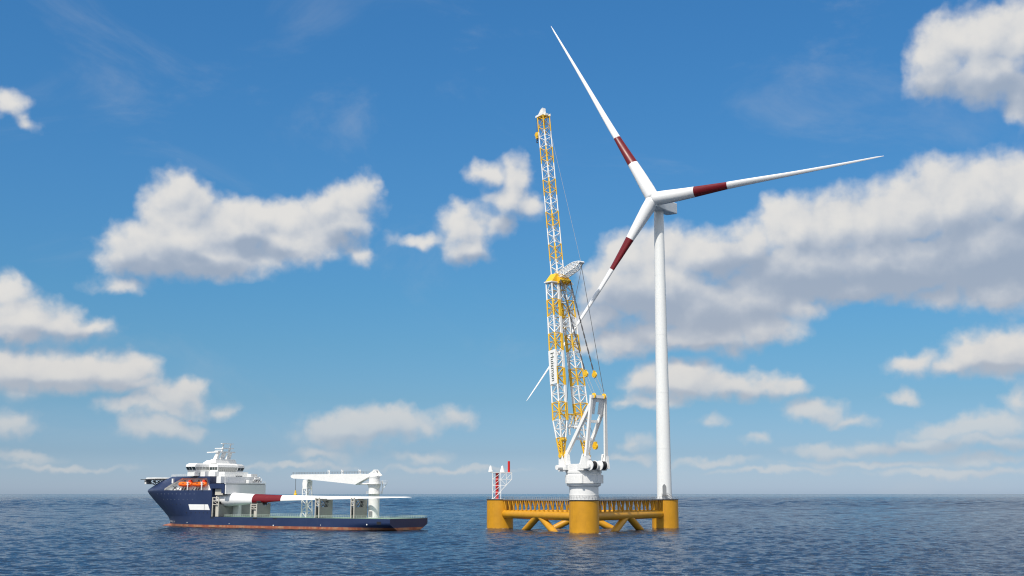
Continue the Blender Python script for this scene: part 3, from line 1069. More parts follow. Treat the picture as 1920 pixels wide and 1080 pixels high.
# fly jib
J0 = cp(17.0, 0, 122.0); J1 = cp(27.1, 0, 205.8)
m = MB()
N = 10
for k in range(N):
    t0, t1 = k / N, (k + 1) / N
    lattice(m, J0.lerp(J1, t0), J0.lerp(J1, t1), (4.2, 4.4), (4.2, 4.4), 3, 1 if k % 2 else 0, rc=0.30, rd=0.17, flip=k, hor=False)
m.tube(J0 + Vector((0, -2.2, -2.5)), J0 + Vector((0, -2.2, 0.3)), 0.4, mi=1); m.tube(J0 + Vector((0, 2.2, -2.5)), J0 + Vector((0, 2.2, 0.3)), 0.4, mi=1)
m.build('fly_jib', [WHITE, YEL], crane)
m = MB()
jx, jz = J1.x, J1.z
m.slab([(jx - 2.6, jz), (jx + 3.4, jz - 0.6), (jx + 3.6, jz + 0.4), (jx + 1.0, jz + 3.6), (jx - 0.4, jz + 4.2), (jx - 0.8, jz + 1.6), (jx - 2.6, jz + 1.0)], -1.0, 1.0, mi=0)
m.prism([(jx - 2.4, -2.5), (jx + 2.6, -2.5), (jx + 2.6, 2.5), (jx - 2.4, 2.5)], jz - 0.5, jz, mi=1)
m.slab([(jx - 2.6, jz), (jx + 3.2, jz - 0.7), (jx + 3.2, jz + 0.3), (jx - 2.6, jz + 1.2)], -2.6, -2.3, mi=0)
m.slab([(jx - 2.6, jz), (jx + 3.2, jz - 0.7), (jx + 3.2, jz + 0.3), (jx - 2.6, jz + 1.2)], 2.3, 2.6, mi=0)
m.lathe([(0.2, -0.5), (1.3, -0.5), (1.3, 0.5), (0.2, 0.5)], (jx + 3.1, 0, jz - 0.2), n=24, axis='Y', smooth=False, mi=0)
recalc(m.build('jib_head', [WHITE, YEL], crane))
# jib hook block hanging off the tip
m = MB()
hp = Vector((jx + 3.6, 1.0, jz - 9.0))
m.tube(hp + Vector((0, 0.3, 8.6)), hp + Vector((0, 0.3, 0)), 0.09, n=5, mi=2); m.tube(hp + Vector((0, -0.3, 8.6)), hp + Vector((0, -0.3, 0)), 0.09, n=5, mi=2)
m.lathe([(0.3, -0.6), (1.25, -0.6), (1.25, 0.6), (0.3, 0.6)], hp, n=24, axis='Y', smooth=False, mi=1)
m.beam(hp + Vector((0, 0, 1.2)), hp + Vector((0, 0, -2.0)), 1.0, 1.5, mi=1)
m.tube(hp + Vector((0, 0, -2.0)), hp + Vector((0, 0, -3.0)), 0.45, n=10, mi=3)
m.path([hp + Vector(v) for v in ((0, 0, -3.0), (0.5, 0, -3.5), (0.4, 0, -4.1), (-0.1, 0, -4.3), (-0.5, 0, -3.9))], 0.22, mi=3)
m.build('hook_block', [WHITE, YEL, WIRE, DGREY], crane)
# rear strut of the jib
m = MB()
T0 = cp(14.2, 0, 122.3); T1 = cp(0.6, 0, 127.0)


def strut_sec(t, w, h):
    ax_ = (T1 - T0).normalized(); up_ = Vector((-ax_.z, 0, ax_.x)); up_ = up_ if up_.z > 0 else -up_
    c = T0.lerp(T1, t)
    return [c + Vector((0, sy * w / 2, 0)) + up_ * sz * h / 2 for sy, sz in ((1, 1), (-1, 1), (-1, -1), (1, -1))]


secs = [(0, 4.4, 2.0), (0.12, 4.4, 3.0), (0.25, 4.4, 3.2), (0.38, 4.4, 3.2), (0.5, 4.3, 3.2), (0.62, 4.2, 3.2), (0.75, 4.0, 3.0), (0.88, 3.0, 2.2), (1.0, 2.0, 1.2)]
prev = None
for k, (t, w, h) in enumerate(secs):
    cur = strut_sec(t, w, h)
    if prev:
        for i in range(4):
            j = (i + 1) % 4
            m.tube(prev[i], cur[i], 0.22, n=6, caps=False)
            m.tube(cur[i], cur[j], 0.12, n=5, caps=False)
            m.tube(prev[i], cur[j], 0.12, n=5, caps=False); m.tube(prev[j], cur[i], 0.12, n=5, caps=False)
    prev = cur
m.tube(T1 + Vector((-0.2, -1.6, 0)), T1 + Vector((-0.2, 1.6, 0)), 0.6, n=14)
m.build('jib_strut', WHITE, crane)
# pendants with dark couplings, their sheaves and the wires
for yy, yb_ in ((3.2, 3.0), (-3.2, -2.6)):
    a = Vector((hx - 4.6, yy, hz + 1.4)); b = cp(-4.6, yb_, 74.3)
    m = MB()
    N = 12
    for k in range(N):
        p, q = a.lerp(b, k / N), a.lerp(b, (k + 1) / N)
        m.tube(p, p.lerp(q, 0.62), 0.34, n=7)
        m.tube(p.lerp(q, 0.62), q, 0.20, n=6)
    pen = m.build('pendant', DGREY, crane)
    m = MB()
    c = cp(-5.2, yb_, 72.9)
    m.lathe([(0.3, -0.45), (1.35, -0.45), (1.35, -0.2), (1.1, 0), (1.35, 0.2), (1.35, 0.45), (0.3, 0.45)], c, n=28, axis='Y', smooth=False)
    m.beam(c + Vector((0.2, 0, 2.0)), c + Vector((0, 0, -0.6)), 1.1, 0.9)
    m.build('sheave_block', YEL, crane)
    m = MB()
    for o_ in (-1.0, 0.9):
        m.tube(c + Vector((o_, 0, -0.4)), cp(-10.7 + o_ * 0.9, yy, 62.9), 0.10, n=5)
    m.build('luffing_wire', WIREL, crane)
for pts, r_, mt in (
    ([J1 + Vector((-2.4, 0.3, 1.0)), T1 + Vector((-0.2, 0.3, 0.6))], 0.07, WIREL),
    ([T1 + Vector((-0.8, 0.9, 0)), cp(-10.8, -3.2, 63.6)], 0.13, WIRE),
    ([cp(-11.8, -3.2, 62.6), cp(-11.9, -2.6, 31.6)], 0.11, WIRE),
    ([T1 + Vector((-0.3, -0.9, 0)), cp(2.3, 4.2, 103), cp(2.6, 6.2, 76), cp(5.0, 8.0, 37.5)], 0.11, WIRE)):
    m = MB(); m.path(pts, r_); m.build('hoist_wire', mt, crane)
m = MB()
c = cp(4.0, -11.4, 41.0)
m.lathe([(0.3, -0.5), (1.5, -0.5), (1.5, 0.5), (0.3, 0.5)], c + Vector((0, 0, -0.8)), n=28, axis='Y', smooth=False, mi=0)
m.beam(c + Vector((0, 0, 1.4)), c + Vector((0, 0, -1.4)), 1.2, 1.6, mi=0)
m.tube(c + Vector((0, 0, 1.4)), cp(7.6, -9.6, 54), 0.11, n=5, mi=1)
m.build('sheave_block', [YEL, WIRE], crane)

# ------------------------------------------------------------------ lattice signal mast on the left column
ms = tag(empty('signal_mast', CL + Vector((-1.8, 0, DZ))), 'small white lattice mast with a red post, standing on the left column', 'signal mast')
m = MB()
X0, X1, X2 = -2.15, 2.2, 8.0    # legs left / right / tip of the cantilever
Y0, Y1 = -2.1, 2.1
zt = 13.6
lv = [0.15, 3.6, 7.0, 10.4, zt]
for y in (Y0, Y1):
    m.beam((X0, y, 0), (X0, y, zt), 0.32, 0.32, up=(0, 1, 0)); m.beam((X1, y, 0), (X1, y, zt), 0.32, 0.32, up=(0, 1, 0))
    for a, b in zip(lv[:-1], lv[1:]):
        m.beam((X0, y, b), (X1, y, b), 0.24, 0.24); m.beam((X0, y, a), (X1, y, b), 0.22, 0.22)
    m.beam((X1, y, zt), (X2, y, zt), 0.3, 0.3); m.beam((X2, y, zt), (X2, y, zt - 3.3), 0.28, 0.28, up=(0, 1, 0))
    m.beam((X2, y, zt - 3.3), (X0 + 0.6, y, 0.3), 0.28, 0.28); m.beam((X1, y, 10.3), (X2, y, 10.3), 0.22, 0.22)
    m.beam((X1 + 2.9, y, zt), (X1 + 2.9, y, 7.2), 0.22, 0.22, up=(0, 1, 0)); m.beam((X1, y, 10.3), (X1 + 2.9, y, 7.2), 0.2, 0.2)
    m.beam((X1, y, 7.0), (X1 + 2.9, y, 7.0), 0.2, 0.2); m.beam((X1, y, 10.3), (X1 + 2.9, y, zt), 0.2, 0.2); m.beam((X1 + 2.9, y, 10.3), (X2, y, zt), 0.2, 0.2)
for x, zz in ((X0, lv), (X1, lv), (X2, [zt - 3.3, zt])):
    for k, z in enumerate(zz):
        m.beam((x, Y0, z), (x, Y1, z), 0.22, 0.22)
        if k:
            m.beam((x, Y0, zz[k - 1]), (x, Y1, z), 0.2, 0.2)
m.box(X0 - 0.5, X2, Y0 - 0.3, Y1 + 0.3, zt + 0.14, zt + 0.36)
m.box(X0 - 0.8, X1 + 2.2, Y0 - 0.4, Y1 + 0.4, 0.03, 0.16)
recalc(m.build('frame', WHITE, ms))
m = MB(); m.tube((0.25, 0.2, 0.15), (0.25, 0.2, zt + 0.1), 0.85, n=24); m.build('red_pipe', RED, ms)
m = MB(); m.tube((6.45, 0, zt + 0.36), (6.45, 0, zt + 6.2), 0.62, n=20); m.build('red_post', RED, ms)
for x, y in ((-3.2, -1.3), (3.0, -0.5)):
    m = MB()
    m.lathe([(1.2, 0), (1.2, 0.5), (0.95, 1.4), (0.72, 2.3), (0.5, 3.0), (0.28, 3.35), (0.0, 3.45)], (x, y, zt + 0.4), n=28)
    m.beam((x, y, zt + 0.25), (x + (0.8 if x < 0 else 0), y, zt + 0.25), 1.2, 0.25)
    m.build('antenna_dome', WHITE, ms)

# ------------------------------------------------------------------ the supply ship
TH = R(32)
SO = Vector((-50.996, 619.145, 0))
SRZ = math.pi - TH                      # local +X to the bow, +Y to port (towards the camera)
ship = tag(empty('supply_ship', SO, SRZ), 'long navy blue offshore ship with white bridge at its bow and red-brown waterline', 'ship')
STEM = [(-6, 168), (0, 168.3), (2.2, 168.6), (4.85, 169.8), (8.8, 174.6), (14.1, 181.4), (17.8, 185.6), (19.5, 187.0), (20.6, 186.0), (22.1, 182.8), (24.3, 177.6), (26.2, 171.5), (27.5, 166)]
HB = 15.5


def half(u, z):
    L = interp(STEM, z)
    u0 = interp([(-6, 128), (6, 132), (12, 138), (20, 146), (27.5, 138)], z)
    hb = HB
    if u > u0:
        t = min(1, (u - u0) / (L - u0))
        p = interp([(-6, 1.5), (6, 1.7), (14, 2.0), (20, 2.2), (27.5, 2.0)], z)
        q = interp([(0, 0.95), (10, 0.85), (20, 0.72), (27.5, 0.75)], z)
        hb = HB * max(0.0, 1 - t ** p) ** q
    if u < 30 and z < 3.2:                 # cut-up stern
        k = (1 - u / 30) ** 1.5
        red = interp([(-6, 15.4), (-1.0, 9.0), (0.0, 6.5), (0.8, 5.0), (2.0, 2.2), (3.2, 0.0)], z)
        hb = min(hb, HB - red * k)
    return max(hb, 0.02)


OPEN_L = [(20.0, 158.8), (21.0, 158.5), (23.2, 153.6), (24.8, 148.3), (26.5, 144.2)]
OPEN_R = [(20.0, 121.8), (26.5, 125.0)]


def hull_block(m, zs, u_start, hole=False, top=None):
    """closed loft between decks; hole leaves the boat bay open on the port side"""
    segA, segB, segC = 6, 14, 40
    for side in (1, -1):
        grid = []
        for z in zs:
            L = interp(STEM, z)
            r_ = interp(OPEN_R, z); l_ = interp(OPEN_L, z)
            us = [lerp(u_start, r_, i / segA) for i in range(segA)] + [lerp(r_, l_, i / segB) for i in range(segB)]
            for i in range(segC + 1):
                t = i / segC
                us.append(lerp(l_, L, 1 - (1 - t) ** 1.9))
            grid.append([(u, half(u, z) * side if u < L - 1e-6 else 0.0, z) for u in us])
        n = len(grid[0]); o = len(m.v)
        for row in grid: m.v += row
        for k in range(len(zs) - 1):
            for i in range(n - 1):
                if hole and side == 1 and segA <= i < segA + segB and zs[k] >= 19.99 and zs[k + 1] <= 26.51:
                    continue
                f = [o + k * n + i, o + k * n + i + 1, o + (k + 1) * n + i + 1, o + (k + 1) * n + i]
                m.f.append(f if side == -1 else f[::-1]); m.mi.append(0); m.sm.append(True)
    # aft wall and top
    h0 = half(u_start, zs[0])
    m.add([(u_start, HB, zs[0]), (u_start, -HB, zs[0]), (u_start, -HB, zs[-1]), (u_start, HB, zs[-1])], [(3, 2, 1, 0)], 0)
    z = zs[-1]; L = interp(STEM, z)
    us = [lerp(u_start, L if top is None else top, i / 40) for i in range(41)]
    if top == 0: return
    for a, b in zip(us[:-1], us[1:]):
        m.add([(a, half(a, z), z), (a, -half(a, z), z), (b, -half(b, z), z), (b, half(b, z), z)], [(0, 1, 2, 3)], 0)


m = MB()
# low hull, stern to stem
zs = [-6, -3, -1, 0, 0.8, 1.6, 2.4, 3.2, 4.2, 5.2, 5.9]
for side in (1, -1):
    grid = []
    for z in zs:
        L = interp(STEM, z)
        us = [0.0, 2, 5, 9, 14, 20, 27] + [27 + (125 - 27) * i / 20 for i in range(1, 21)] + [lerp(125, L, 1 - (1 - i / 40) ** 1.7) for i in range(1, 41)]
        if z < 0:
            us[0] = 3.0 * (-z / 3)
            us[1] = us[0] + 1.0; us[2] = max(5, us[1] + 1); us[3] = max(9, us[2] + 1)
        grid.append([(u, half(u, z) * side, z) for u in us])
    n = len(grid[0]); o = len(m.v)
    for row in grid: m.v += row
    for k in range(len(zs) - 1):
        for i in range(n - 1):
            f = [o + k * n + i, o + k * n + i + 1, o + (k + 1) * n + i + 1, o + (k + 1) * n + i]
            m.f.append(f if side == -1 else f[::-1]); m.mi.append(0); m.sm.append(True)
for a, b in zip(zs[:-1], zs[1:]):           # transom
    ua, ub = (3.0 * (-a / 3) if a < 0 else 0), (3.0 * (-b / 3) if b < 0 else 0)
    m.add([(ua, half(ua, a), a), (ua, -half(ua, a), a), (ub, -half(ub, b), b), (ub, half(ub, b), b)], [(0, 3, 2, 1)], 0)
hull = m.build('hull', HULL, ship)
m = MB()
hull_block(m, [5.9, 8, 10, 12, 14, 16, 17.8, 18.6, 19.5, 20.0, 20.6, 21.0], 121.4, hole=True, top=0)
hull_block(m, [21.0, 22.1, 23.2, 23.4], 111.7, hole=True, top=122.6)
m.box(111.7, 121.4, -15.4, 15.4, 20.8, 20.99)
m.box(111.7, 113.9, 15.0, HB, 18.3, 20.99)
m.box(120.9, 121.39, 4.4, 15.45, 6.0, 20.9)
hull_block(m, [23.4, 24.3, 24.8, 26.0, 26.5, 27.1, 27.4], 122.6, hole=True)
fo = m.build('forecastle', HULL, ship)
# bulbous bow
m = MB()
rings = []
for x, r_ in ((160, 3.2), (166, 3.0), (170, 2.6), (173, 2.0), (175, 1.2), (175.9, 0.3)):
    rings.append([(x, r_ * 1.1 * math.cos(2 * math.pi * i / 20), -1.1 + r_ * math.sin(2 * math.pi * i / 20) * 0.95) for i in range(20)])
m.loft(rings)
m.build('bow_bulb', HULL, ship)
# boat bay lining, with its outline following the opening
m = MB()
z0, z1 = 19.9, 26.6
yb_ = 12.55
bay = [(121.5, z0), (159.2, z0), (158.6, 21.0), (153.7, 23.3), (148.4, 24.9), (144.2, z1), (125.0, z1)]
n = len(bay)
vs = [(x, yb_, z) for x, z in bay] + [(x, min(half(x, z) - 0.05, 15.35), z) for x, z in bay]
m.add(vs, [tuple(range(n))] + [(i, (i + 1) % n, n + (i + 1) % n, n + i) for i in range(n)], 0)
lining = m.build('boat_bay', WHITE, ship)
m = MB()
m.box(121.6, 153, 12.6, 15.1, z0 + 0.06, z0 + 0.14)
for x in (126, 131, 136, 141, 146):
    m.beam((x, 12.62, z0 + 0.2), (x, 12.62, z1 - 0.2), 0.2, 0.2)
m.box(121.7, 122.4, 12.6, 15.2, z0 + 0.14, z0 + 1.2)
m.beam((150, 12.8, z0 + 0.1), (153, 13.4, z0 + 2.4), 0.25, 0.25, mi=1); m.beam((154, 12.9, z0 + .1), (151, 12.4, z0 + 2.5), 0.3, 0.3, mi=1)
m.build('bay_frame', [WHITE, DGREY], ship)
# deck
m = MB()
m.prism([(0.3, -15.2), (111.8, -15.2), (111.8, 15.2), (0.3, 15.2)], 5.7, 6.0)
m.build('deck', DECK, ship)
m = MB()
railing(m, [(111, 15.2, 6.0), (0.4, 15.2, 6.0)], 1.25, 1.6, 0.06)
railing(m, [(0.4, 15.2, 6.0), (0.4, -15.2, 6.0), (111, -15.2, 6.0)], 1.25, 1.6, 0.06)
m.build('deck_rail', RAILG, ship)
# white marks, recess panel, hatches and portholes on the port side
m = MB()
m.slab([(138.2, 12.4), (123.4, 12.4), (121.9, 9.45), (137.0, 9.45)], 15.38, 15.54)
m.box(125.9, 126.15, 15.5, 15.6, 9.5, 12.35, mi=1)
m.build('recess_panel', [WHITE, MGREY], ship)
m = MB(); m.box(150.9, 152.0, 14.6, 15.56, 23.8, 26.3); m.build('hull_door', WHITE, ship)
def hull_pt(u, z): return (u, half(u, z), z)
for row, (us, z, r_, mt) in enumerate((([166, 162, 158.5, 155, 151.5, 148, 144.6, 141, 137.4, 134.2], 18.0, 0.24, PORT),
                                       ([161, 156.5, 153, 149.5, 146, 142.5, 139, 135.2], 15.0, 0.20, PORT),
                                       ([152, 148.5, 145], 12.4, 0.26, BLACK),
                                       ([140, 136, 132.6, 129.5, 126.4, 123.6], 7.9, 0.28, BLACK))):
    for u in us:
        y0 = half(u, z); y1 = half(u + 0.5, z)
        m = MB()
        d = Vector((0.5, y1 - y0, 0)).normalized(); nn = Vector((-d.y, d.x, 0))
        c = Vector((u, y0, z))
        m.tube(c - nn * 0.1, c + nn * 0.06, r_, n=12)
        m.build('porthole', mt, hull)
for u in (121.0, 90, 76):
    m = MB(); m.box(u - 2.6, u + 0.3, 15.4, 15.56, 5.1, 5.55); m.build('fairlead', BLACK, hull)
m = MB(); m.box(5.6, 8.2, 15.4, 15.54, 3.2, 4.6); m.build('hull_recess', BLACK, hull)
for u, z in ((165, 3.2), (163.4, 3.1), (161.7, 3.0), (159.6, 2.9), (157.2, 2.8)):
    m = MB()
    c = Vector(hull_pt(u, z)); d = (Vector(hull_pt(u + .4, z)) - c).normalized(); nn = Vector((-d.y, d.x, 0))
    m.beam(c + nn * 0.05 + Vector((0, 0, -0.55)) + d * 0.4, c + nn * 0.05 + Vector((0, 0, 0.45)) - d * 0.3, 0.35, 0.1, up=nn)
    m.build('draught_mark', WHITE, hull)
for u, z, s_ in ((138.7, 2.6, 0.35), (107.2, 2.4, 0.35), (43.9, 2.5, 0.35), (75.8, 1.9, 0.6), (14.3, 3.1, 0.6)):
    m = MB()
    m.tube((u, 15.4, z), (u, 15.56, z), s_ * 0.6, n=14)
    m.build('thruster_mark', WHITE, hull)
# beige panel and ledge at the step, aft wall
SHWHITE = WHITE
m = MB()
m.box(111.72, 120.88, -15.35, 4.38, 6.0, 20.79)
m.box(111.0, 111.68, -15.4, 15.0, 17.9, 23.1)
m.box(110.7, 111.9, -15.45, 15.45, 23.42, 23.75)
m.box(111.4, 111.71, -4.0, 2.0, 6.0, 13.5, mi=1)
m.build('aft_wall', [WHITE, GREY], ship)
m = MB(); m.box(114.2, 119.9, 13.9, 14.1, 17.4, 20.79); m.build('side_panel', BEIGE, ship)
# deckhouse and bridge
m = MB()
m.box(115.2, 118.4, -14.9, 14.9, 23.76, 27.3)
m.box(118.4, 122.5, -14.9, 9.5, 23.76, 27.3)
m.box(118.4, 127.5, -9, 9, 27.3, 29.8)
m.box(122.5, 140, -12, 12, 27.42, 30.0)
m.box(114.98, 115.18, 9.6, 11.8, 24.0, 26.9)
m.box(127.5, 136.5, 12.0, 14.6, 27.42, 30.0)
m.build('deckhouse', WHITE, ship)
m = MB()
railing(m, [(115.3, -14.8, 27.3), (115.3, 14.8, 27.3)], 1.1, 1.6, 0.05)
m.build('deck_rail', WHITE, ship)
m = MB()
railing(m, [(111.2, -15.2, 23.76), (111.2, 15.2, 23.76)], 1.1, 1.6, 0.05)
m.build('deck_rail', WHITE, ship)
m = MB()
railing(m, [(166, 3, 27.4), (150, 14.2, 27.4), (136, 15.2, 27.4)], 1.2, 1.6, 0.06)
m.build('deck_rail', WHITE, ship)
m = MB()
outl = [(125.3, 7.6), (125.3, -7.6), (131.0, -10.5), (131.0, -18.0), (132.4, -19.2), (136.6, -19.2), (138.4, -17.5), (141.5, -9), (141.5, 9), (138.4, 17.5), (136.6, 19.2), (132.4, 19.2), (131.0, 18.0), (131.0, 8.0)]
def off_poly(poly, k):
    cx = 134.0
    return [((x - cx) * (1 + k) + cx, y * (1 + k)) for x, y in poly]
m.prism(off_poly(outl, -0.05), 29.4, 30.8, top=off_poly(outl, -0.01))
m.prism(off_poly(outl, -0.01), 30.8, 32.6, top=off_poly(outl, 0.045))
m.prism(off_poly(outl, 0.045), 32.6, 33.7, top=off_poly(outl, 0.03))
m.prism(off_poly(outl, 0.03), 33.7, 34.5, top=off_poly(outl, -0.07))
for yy in (16.6, -16.6):                    # wing supports over the side
    m.box(131.6, 137, yy - 1.8, yy + 1.8, 27.6, 29.6)
m.beam((134, 16.6, 29.4), (133, 9, 28.4), 3.0, 1.2)
bridge = recalc(m.build('bridge', WHITE, ship))


def kz(z):
    return interp([(29.4, -0.05), (30.8, -0.01), (32.6, 0.045)], z)


def shr(p, k): return Vector(((p[0] - 134.0) * (1 + k) + 134.0, p[1] * (1 + k), 0))


def wrow(i, j, n, mt, z0=30.95, z1=32.5, f0=0.03, f1=0.97):
    """window panes following the leaning bridge wall between outline corners i and j"""
    for k in range(n):
        fa = lerp(f0, f1, (k + 0.07) / n); fb = lerp(f0, f1, (k + 0.93) / n)
        q = []
        for z, f in ((z0, fa), (z0, fb), (z1, fb), (z1, fa)):
            q.append(shr(outl[i], kz(z)).lerp(shr(outl[j], kz(z)), f) + Vector((0, 0, z)))
        d = (q[1] - q[0]).normalized(); nn = Vector((d.y, -d.x, 0))
        if z0 < 30.8:
            q[0] += nn * 0.12; q[1] += nn * 0.12
        m = MB()
        m.add([p - nn * 0.2 for p in q] + [p + nn * 0.1 for p in q], [(0, 1, 2, 3), (7, 6, 5, 4), (0, 4, 5, 1), (1, 5, 6, 2), (2, 6, 7, 3), (3, 7, 4, 0)])
        recalc(m.build('window', mt, bridge))


wrow(0, 1, 9, GLASSL, 30.1)
wrow(1, 2, 2, GLASS)
wrow(2, 3, 3, GLASS)
wrow(3, 4, 1, GLASS)
wrow(13, 0, 3, GLASS)
wrow(12, 13, 4, GLASSL)
wrow(11, 12, 1, GLASS); wrow(10, 11, 2, GLASS); wrow(9, 10, 1, GLASS); wrow(8, 9, 4, GLASS)
wrow(7, 8, 7, GLASS); wrow(6, 7, 4, GLASS); wrow(4, 5, 2, GLASS)
# mast
m = MB()
m.prism([(126.4, -8.0), (137.0, -8.0), (137.0, 8.0), (126.4, 8.0)], 34.45, 36.2, top=[(126.8, -7.6), (134.6, -7.0), (134.6, 7.0), (126.8, 7.6)])
m.prism([(127.0, -7.4), (131.0, -7.4), (131.0, 7.4), (127.0, 7.4)], 36.2, 36.9)
for yy in (5.2, 0.6, -4.0):
    m.beam((129.6, yy, 36.6), (127.6, yy, 40.7), 1.5, 2.4, up=(1, 0, 0), w1=1.2, h1=1.7)
m.box(126.6, 129.4, -6.8, 6.6, 40.5, 41.2)
m.beam((128.8, 5.6, 40.8), (133.0, 8.4, 40.5), 1.3, 0.6)
for yy in (2.6, -2.8):
    m.beam((127.6, yy, 41.1), (126.9, yy, 43.0), 0.8, 0.8, up=(1, 0, 0)); m.beam((126.9, yy + .2, 43.0), (126.2, yy + .2, 45.3), 0.5, 0.5, up=(1, 0, 0))
m.box(125.9, 127.9, -4.8, 3.6, 42.6, 43.1); m.beam((127.6, 2.6, 42.9), (130.6, 5.0, 42.8), 0.9, 0.45); m.beam((127.6, 2.6, 41.9), (130.6, 5.0, 41.8), 0.5, 0.3)
m.box(125.6, 126.8, -4.4, 4.4, 45.2, 45.6)
recalc(m.build('mast', WHITE, ship))
# gear on the aft house top
m = MB()
m.box(115.6, 118.6, -13.2, -8.4, 27.3, 28.9)
m.build('roof_locker', WHITE, ship)
m = MB()
m.box(112.6, 114.6, -6.6, -3.6, 23.76, 25.6)
for k in range(7):
    y = -7.6 - k * 1.0
    m.beam((113.2, y, 23.8), (113.0 + (k % 3) * 0.5, y - 0.5, 25.4 + (k * 7 % 4) * 0.5), 0.3, 0.3); m.tube((112.6, y, 24.6 + (k % 2)), (114.6, y, 24.9), 0.2, mi=1)
m.beam((113.4, -7.5, 25.4), (113.4, -13.8, 26.8), 0.4, 0.4)
m.tube((114, -13.6, 23.8), (114, -13.6, 27.2), 0.22)
for k in range(4):
    m.tube((115.9, 2.2 - k * 1.3, 27.6), (115.9, 3.0 - k * 1.3, 27.6), 0.3, n=10, mi=1)
m.build('deck_gear', [WHITE, DGREY], ship)
# helideck
hd = MB()
hc = Vector((174.6, 0, 26.6)); hr = 10.8
octo = [(hc.x + hr * math.cos(R(22.5 + 45 * k)), hr * math.sin(R(22.5 + 45 * k))) for k in range(8)]
hd.prism(octo, 26.6, 27.1)
hd.prism([(hc.x + (x - hc.x) * 1.1, y * 1.1) for x, y in octo], 26.25, 26.35)
hdo = hd.build('helideck', WHITE, ship)
m = MB()
for sy in (-6, 0, 6):
    for k in range(6):
        x0, x1 = 164 + k * 3.4, 164 + (k + 1) * 3.4
        zb0 = 21.5 + max(0, (k - 1.5)) * 0.8; zb1 = 21.5 + max(0, (k - 0.5)) * 0.8
        m.beam((x0, sy, zb0), (x1, sy, zb1), 0.3, 0.3); m.beam((x0, sy, 26.2), (x1, sy, zb1), 0.25, 0.25); m.beam((x0, sy, zb0), (x1, sy, 26.2), 0.25, 0.25)
for k in range(7):
    m.beam((164 + k * 3.4, -9, 26.1), (164 + k * 3.4, 9, 26.1), 0.3, 0.3)
m.build('support_truss', DGREY, hdo)
m = MB(); m.box(183.0, 184.6, 2.5, 6.0, 23.6, 26.2); m.beam((184, 4, 23.6), (184, -3, 23.6), 1.6, 0.3); m.build('access_platform', WHITE, hdo)

# lifeboats
lb_first = None
for i, u in enumerate((142.3, 131.6)):
    if lb_first is None:
        root = empty('lifeboat', (0, 0, 0))
        m = MB()
        rings = []
        N = 18
        for k in range(N + 1):
            t = -1 + 2 * k / N
            s_ = max(0.05, (1 - abs(t) ** 4.5)) ** 0.5
            x = t * 5.3
            ring = []
            for j in range(20):
                a = 2 * math.pi * j / 20
                cy, cz = math.cos(a), math.sin(a)
                ring.append((x, 1.55 * s_ * math.copysign(abs(cy) ** 0.8, cy), (1.5 if cz > 0 else 1.35) * s_ * math.copysign(abs(cz) ** 0.85, cz) + 0.25 * abs(t)))
            rings.append(ring)
        m.loft(rings)
        for f in range(len(m.f)):
            zc = sum(m.v[i_][2] for i_ in m.f[f]) / len(m.f[f])
            if zc < -0.35: m.mi[f] = 1
        recalc(m.build('boat_hull', [ORANGE, ORANGED], root))
        m = MB()
        m.prism([(-4.6, -0.8), (-2.4, -0.8), (-2.4, 0.8), (-4.6, 0.8)], 1.2, 2.5, top=[(-4.2, -0.6), (-2.9, -0.6), (-2.9, 0.6), (-4.2, 0.6)])
        m.build('steering_dome', ORANGED, root)
        m = MB()
        for xx in (-0.2, 0.6): m.box(xx, xx + 0.5, 1.47, 1.53, 0.35, 0.8)
        m.build('window', DGREY, root)
        lb_first = root; o = root
    else:
        o = copy_tree(lb_first)
    M = Matrix.Translation(SO) @ Matrix.Rotation(SRZ, 4, 'Z') @ Matrix.Translation((u, 14.25, 23.0))
    o.matrix_world = M
    tag(o, ('orange enclosed lifeboat nearer the bow in the ship bay' if i == 0 else 'orange enclosed lifeboat nearer the white bridge wall, aft of its twin'), 'lifeboat', 'lifeboats in the side bay of the ship')
    dv = empty('boat_davit', (0, 0, 0)); dv.matrix_world = M
    tag(dv, ('white and black davit cradle under the lifeboat nearer the bow' if i == 0 else 'white and black davit cradle under the aft lifeboat'), 'davit', 'davits carrying the lifeboats')
    m = MB()
    m.beam((-3.4, 1.75, -3.0), (-3.4, 1.75, 1.2), 0.5, 0.5, up=(0, 1, 0))
    m.beam((-4.4, 1.75, 0.2), (-2.4, 1.75, 0.2), 0.3, 0.3); m.beam((-4.4, 1.75, 1.3), (-2.4, 1.75, 1.3), 0.3, 0.3)
    m.build('post', WHITE, dv)
    m = MB()
    for x0 in (2.8, 0.6, -1.4):
        m.beam((x0, 1.2, -1.3), (x0 + 1.4, 1.1, -2.95), 0.3, 0.3)
        m.beam((x0, -1.0, -1.2), (x0 + 1.2, -1.2, -2.95), 0.3, 0.3)
    m.beam((0.2, 0, 1.6), (0.7, 0, 2.6), 0.3, 0.3); m.beam((0.7, 0, 2.6), (1.3, 0, 1.6), 0.3, 0.3)
    m.build('cradle_arm', DGREY, dv)

# ------------------------------------------------------------------ deck crane on the ship
SM = Matrix.Translation(SO) @ Matrix.Rotation(SRZ, 4, 'Z')


def on_ship(name, x, y, z=6.0):
    o = empty(name, (0, 0, 0)); o.matrix_world = SM @ Matrix.Translation((x, y, z)); return o


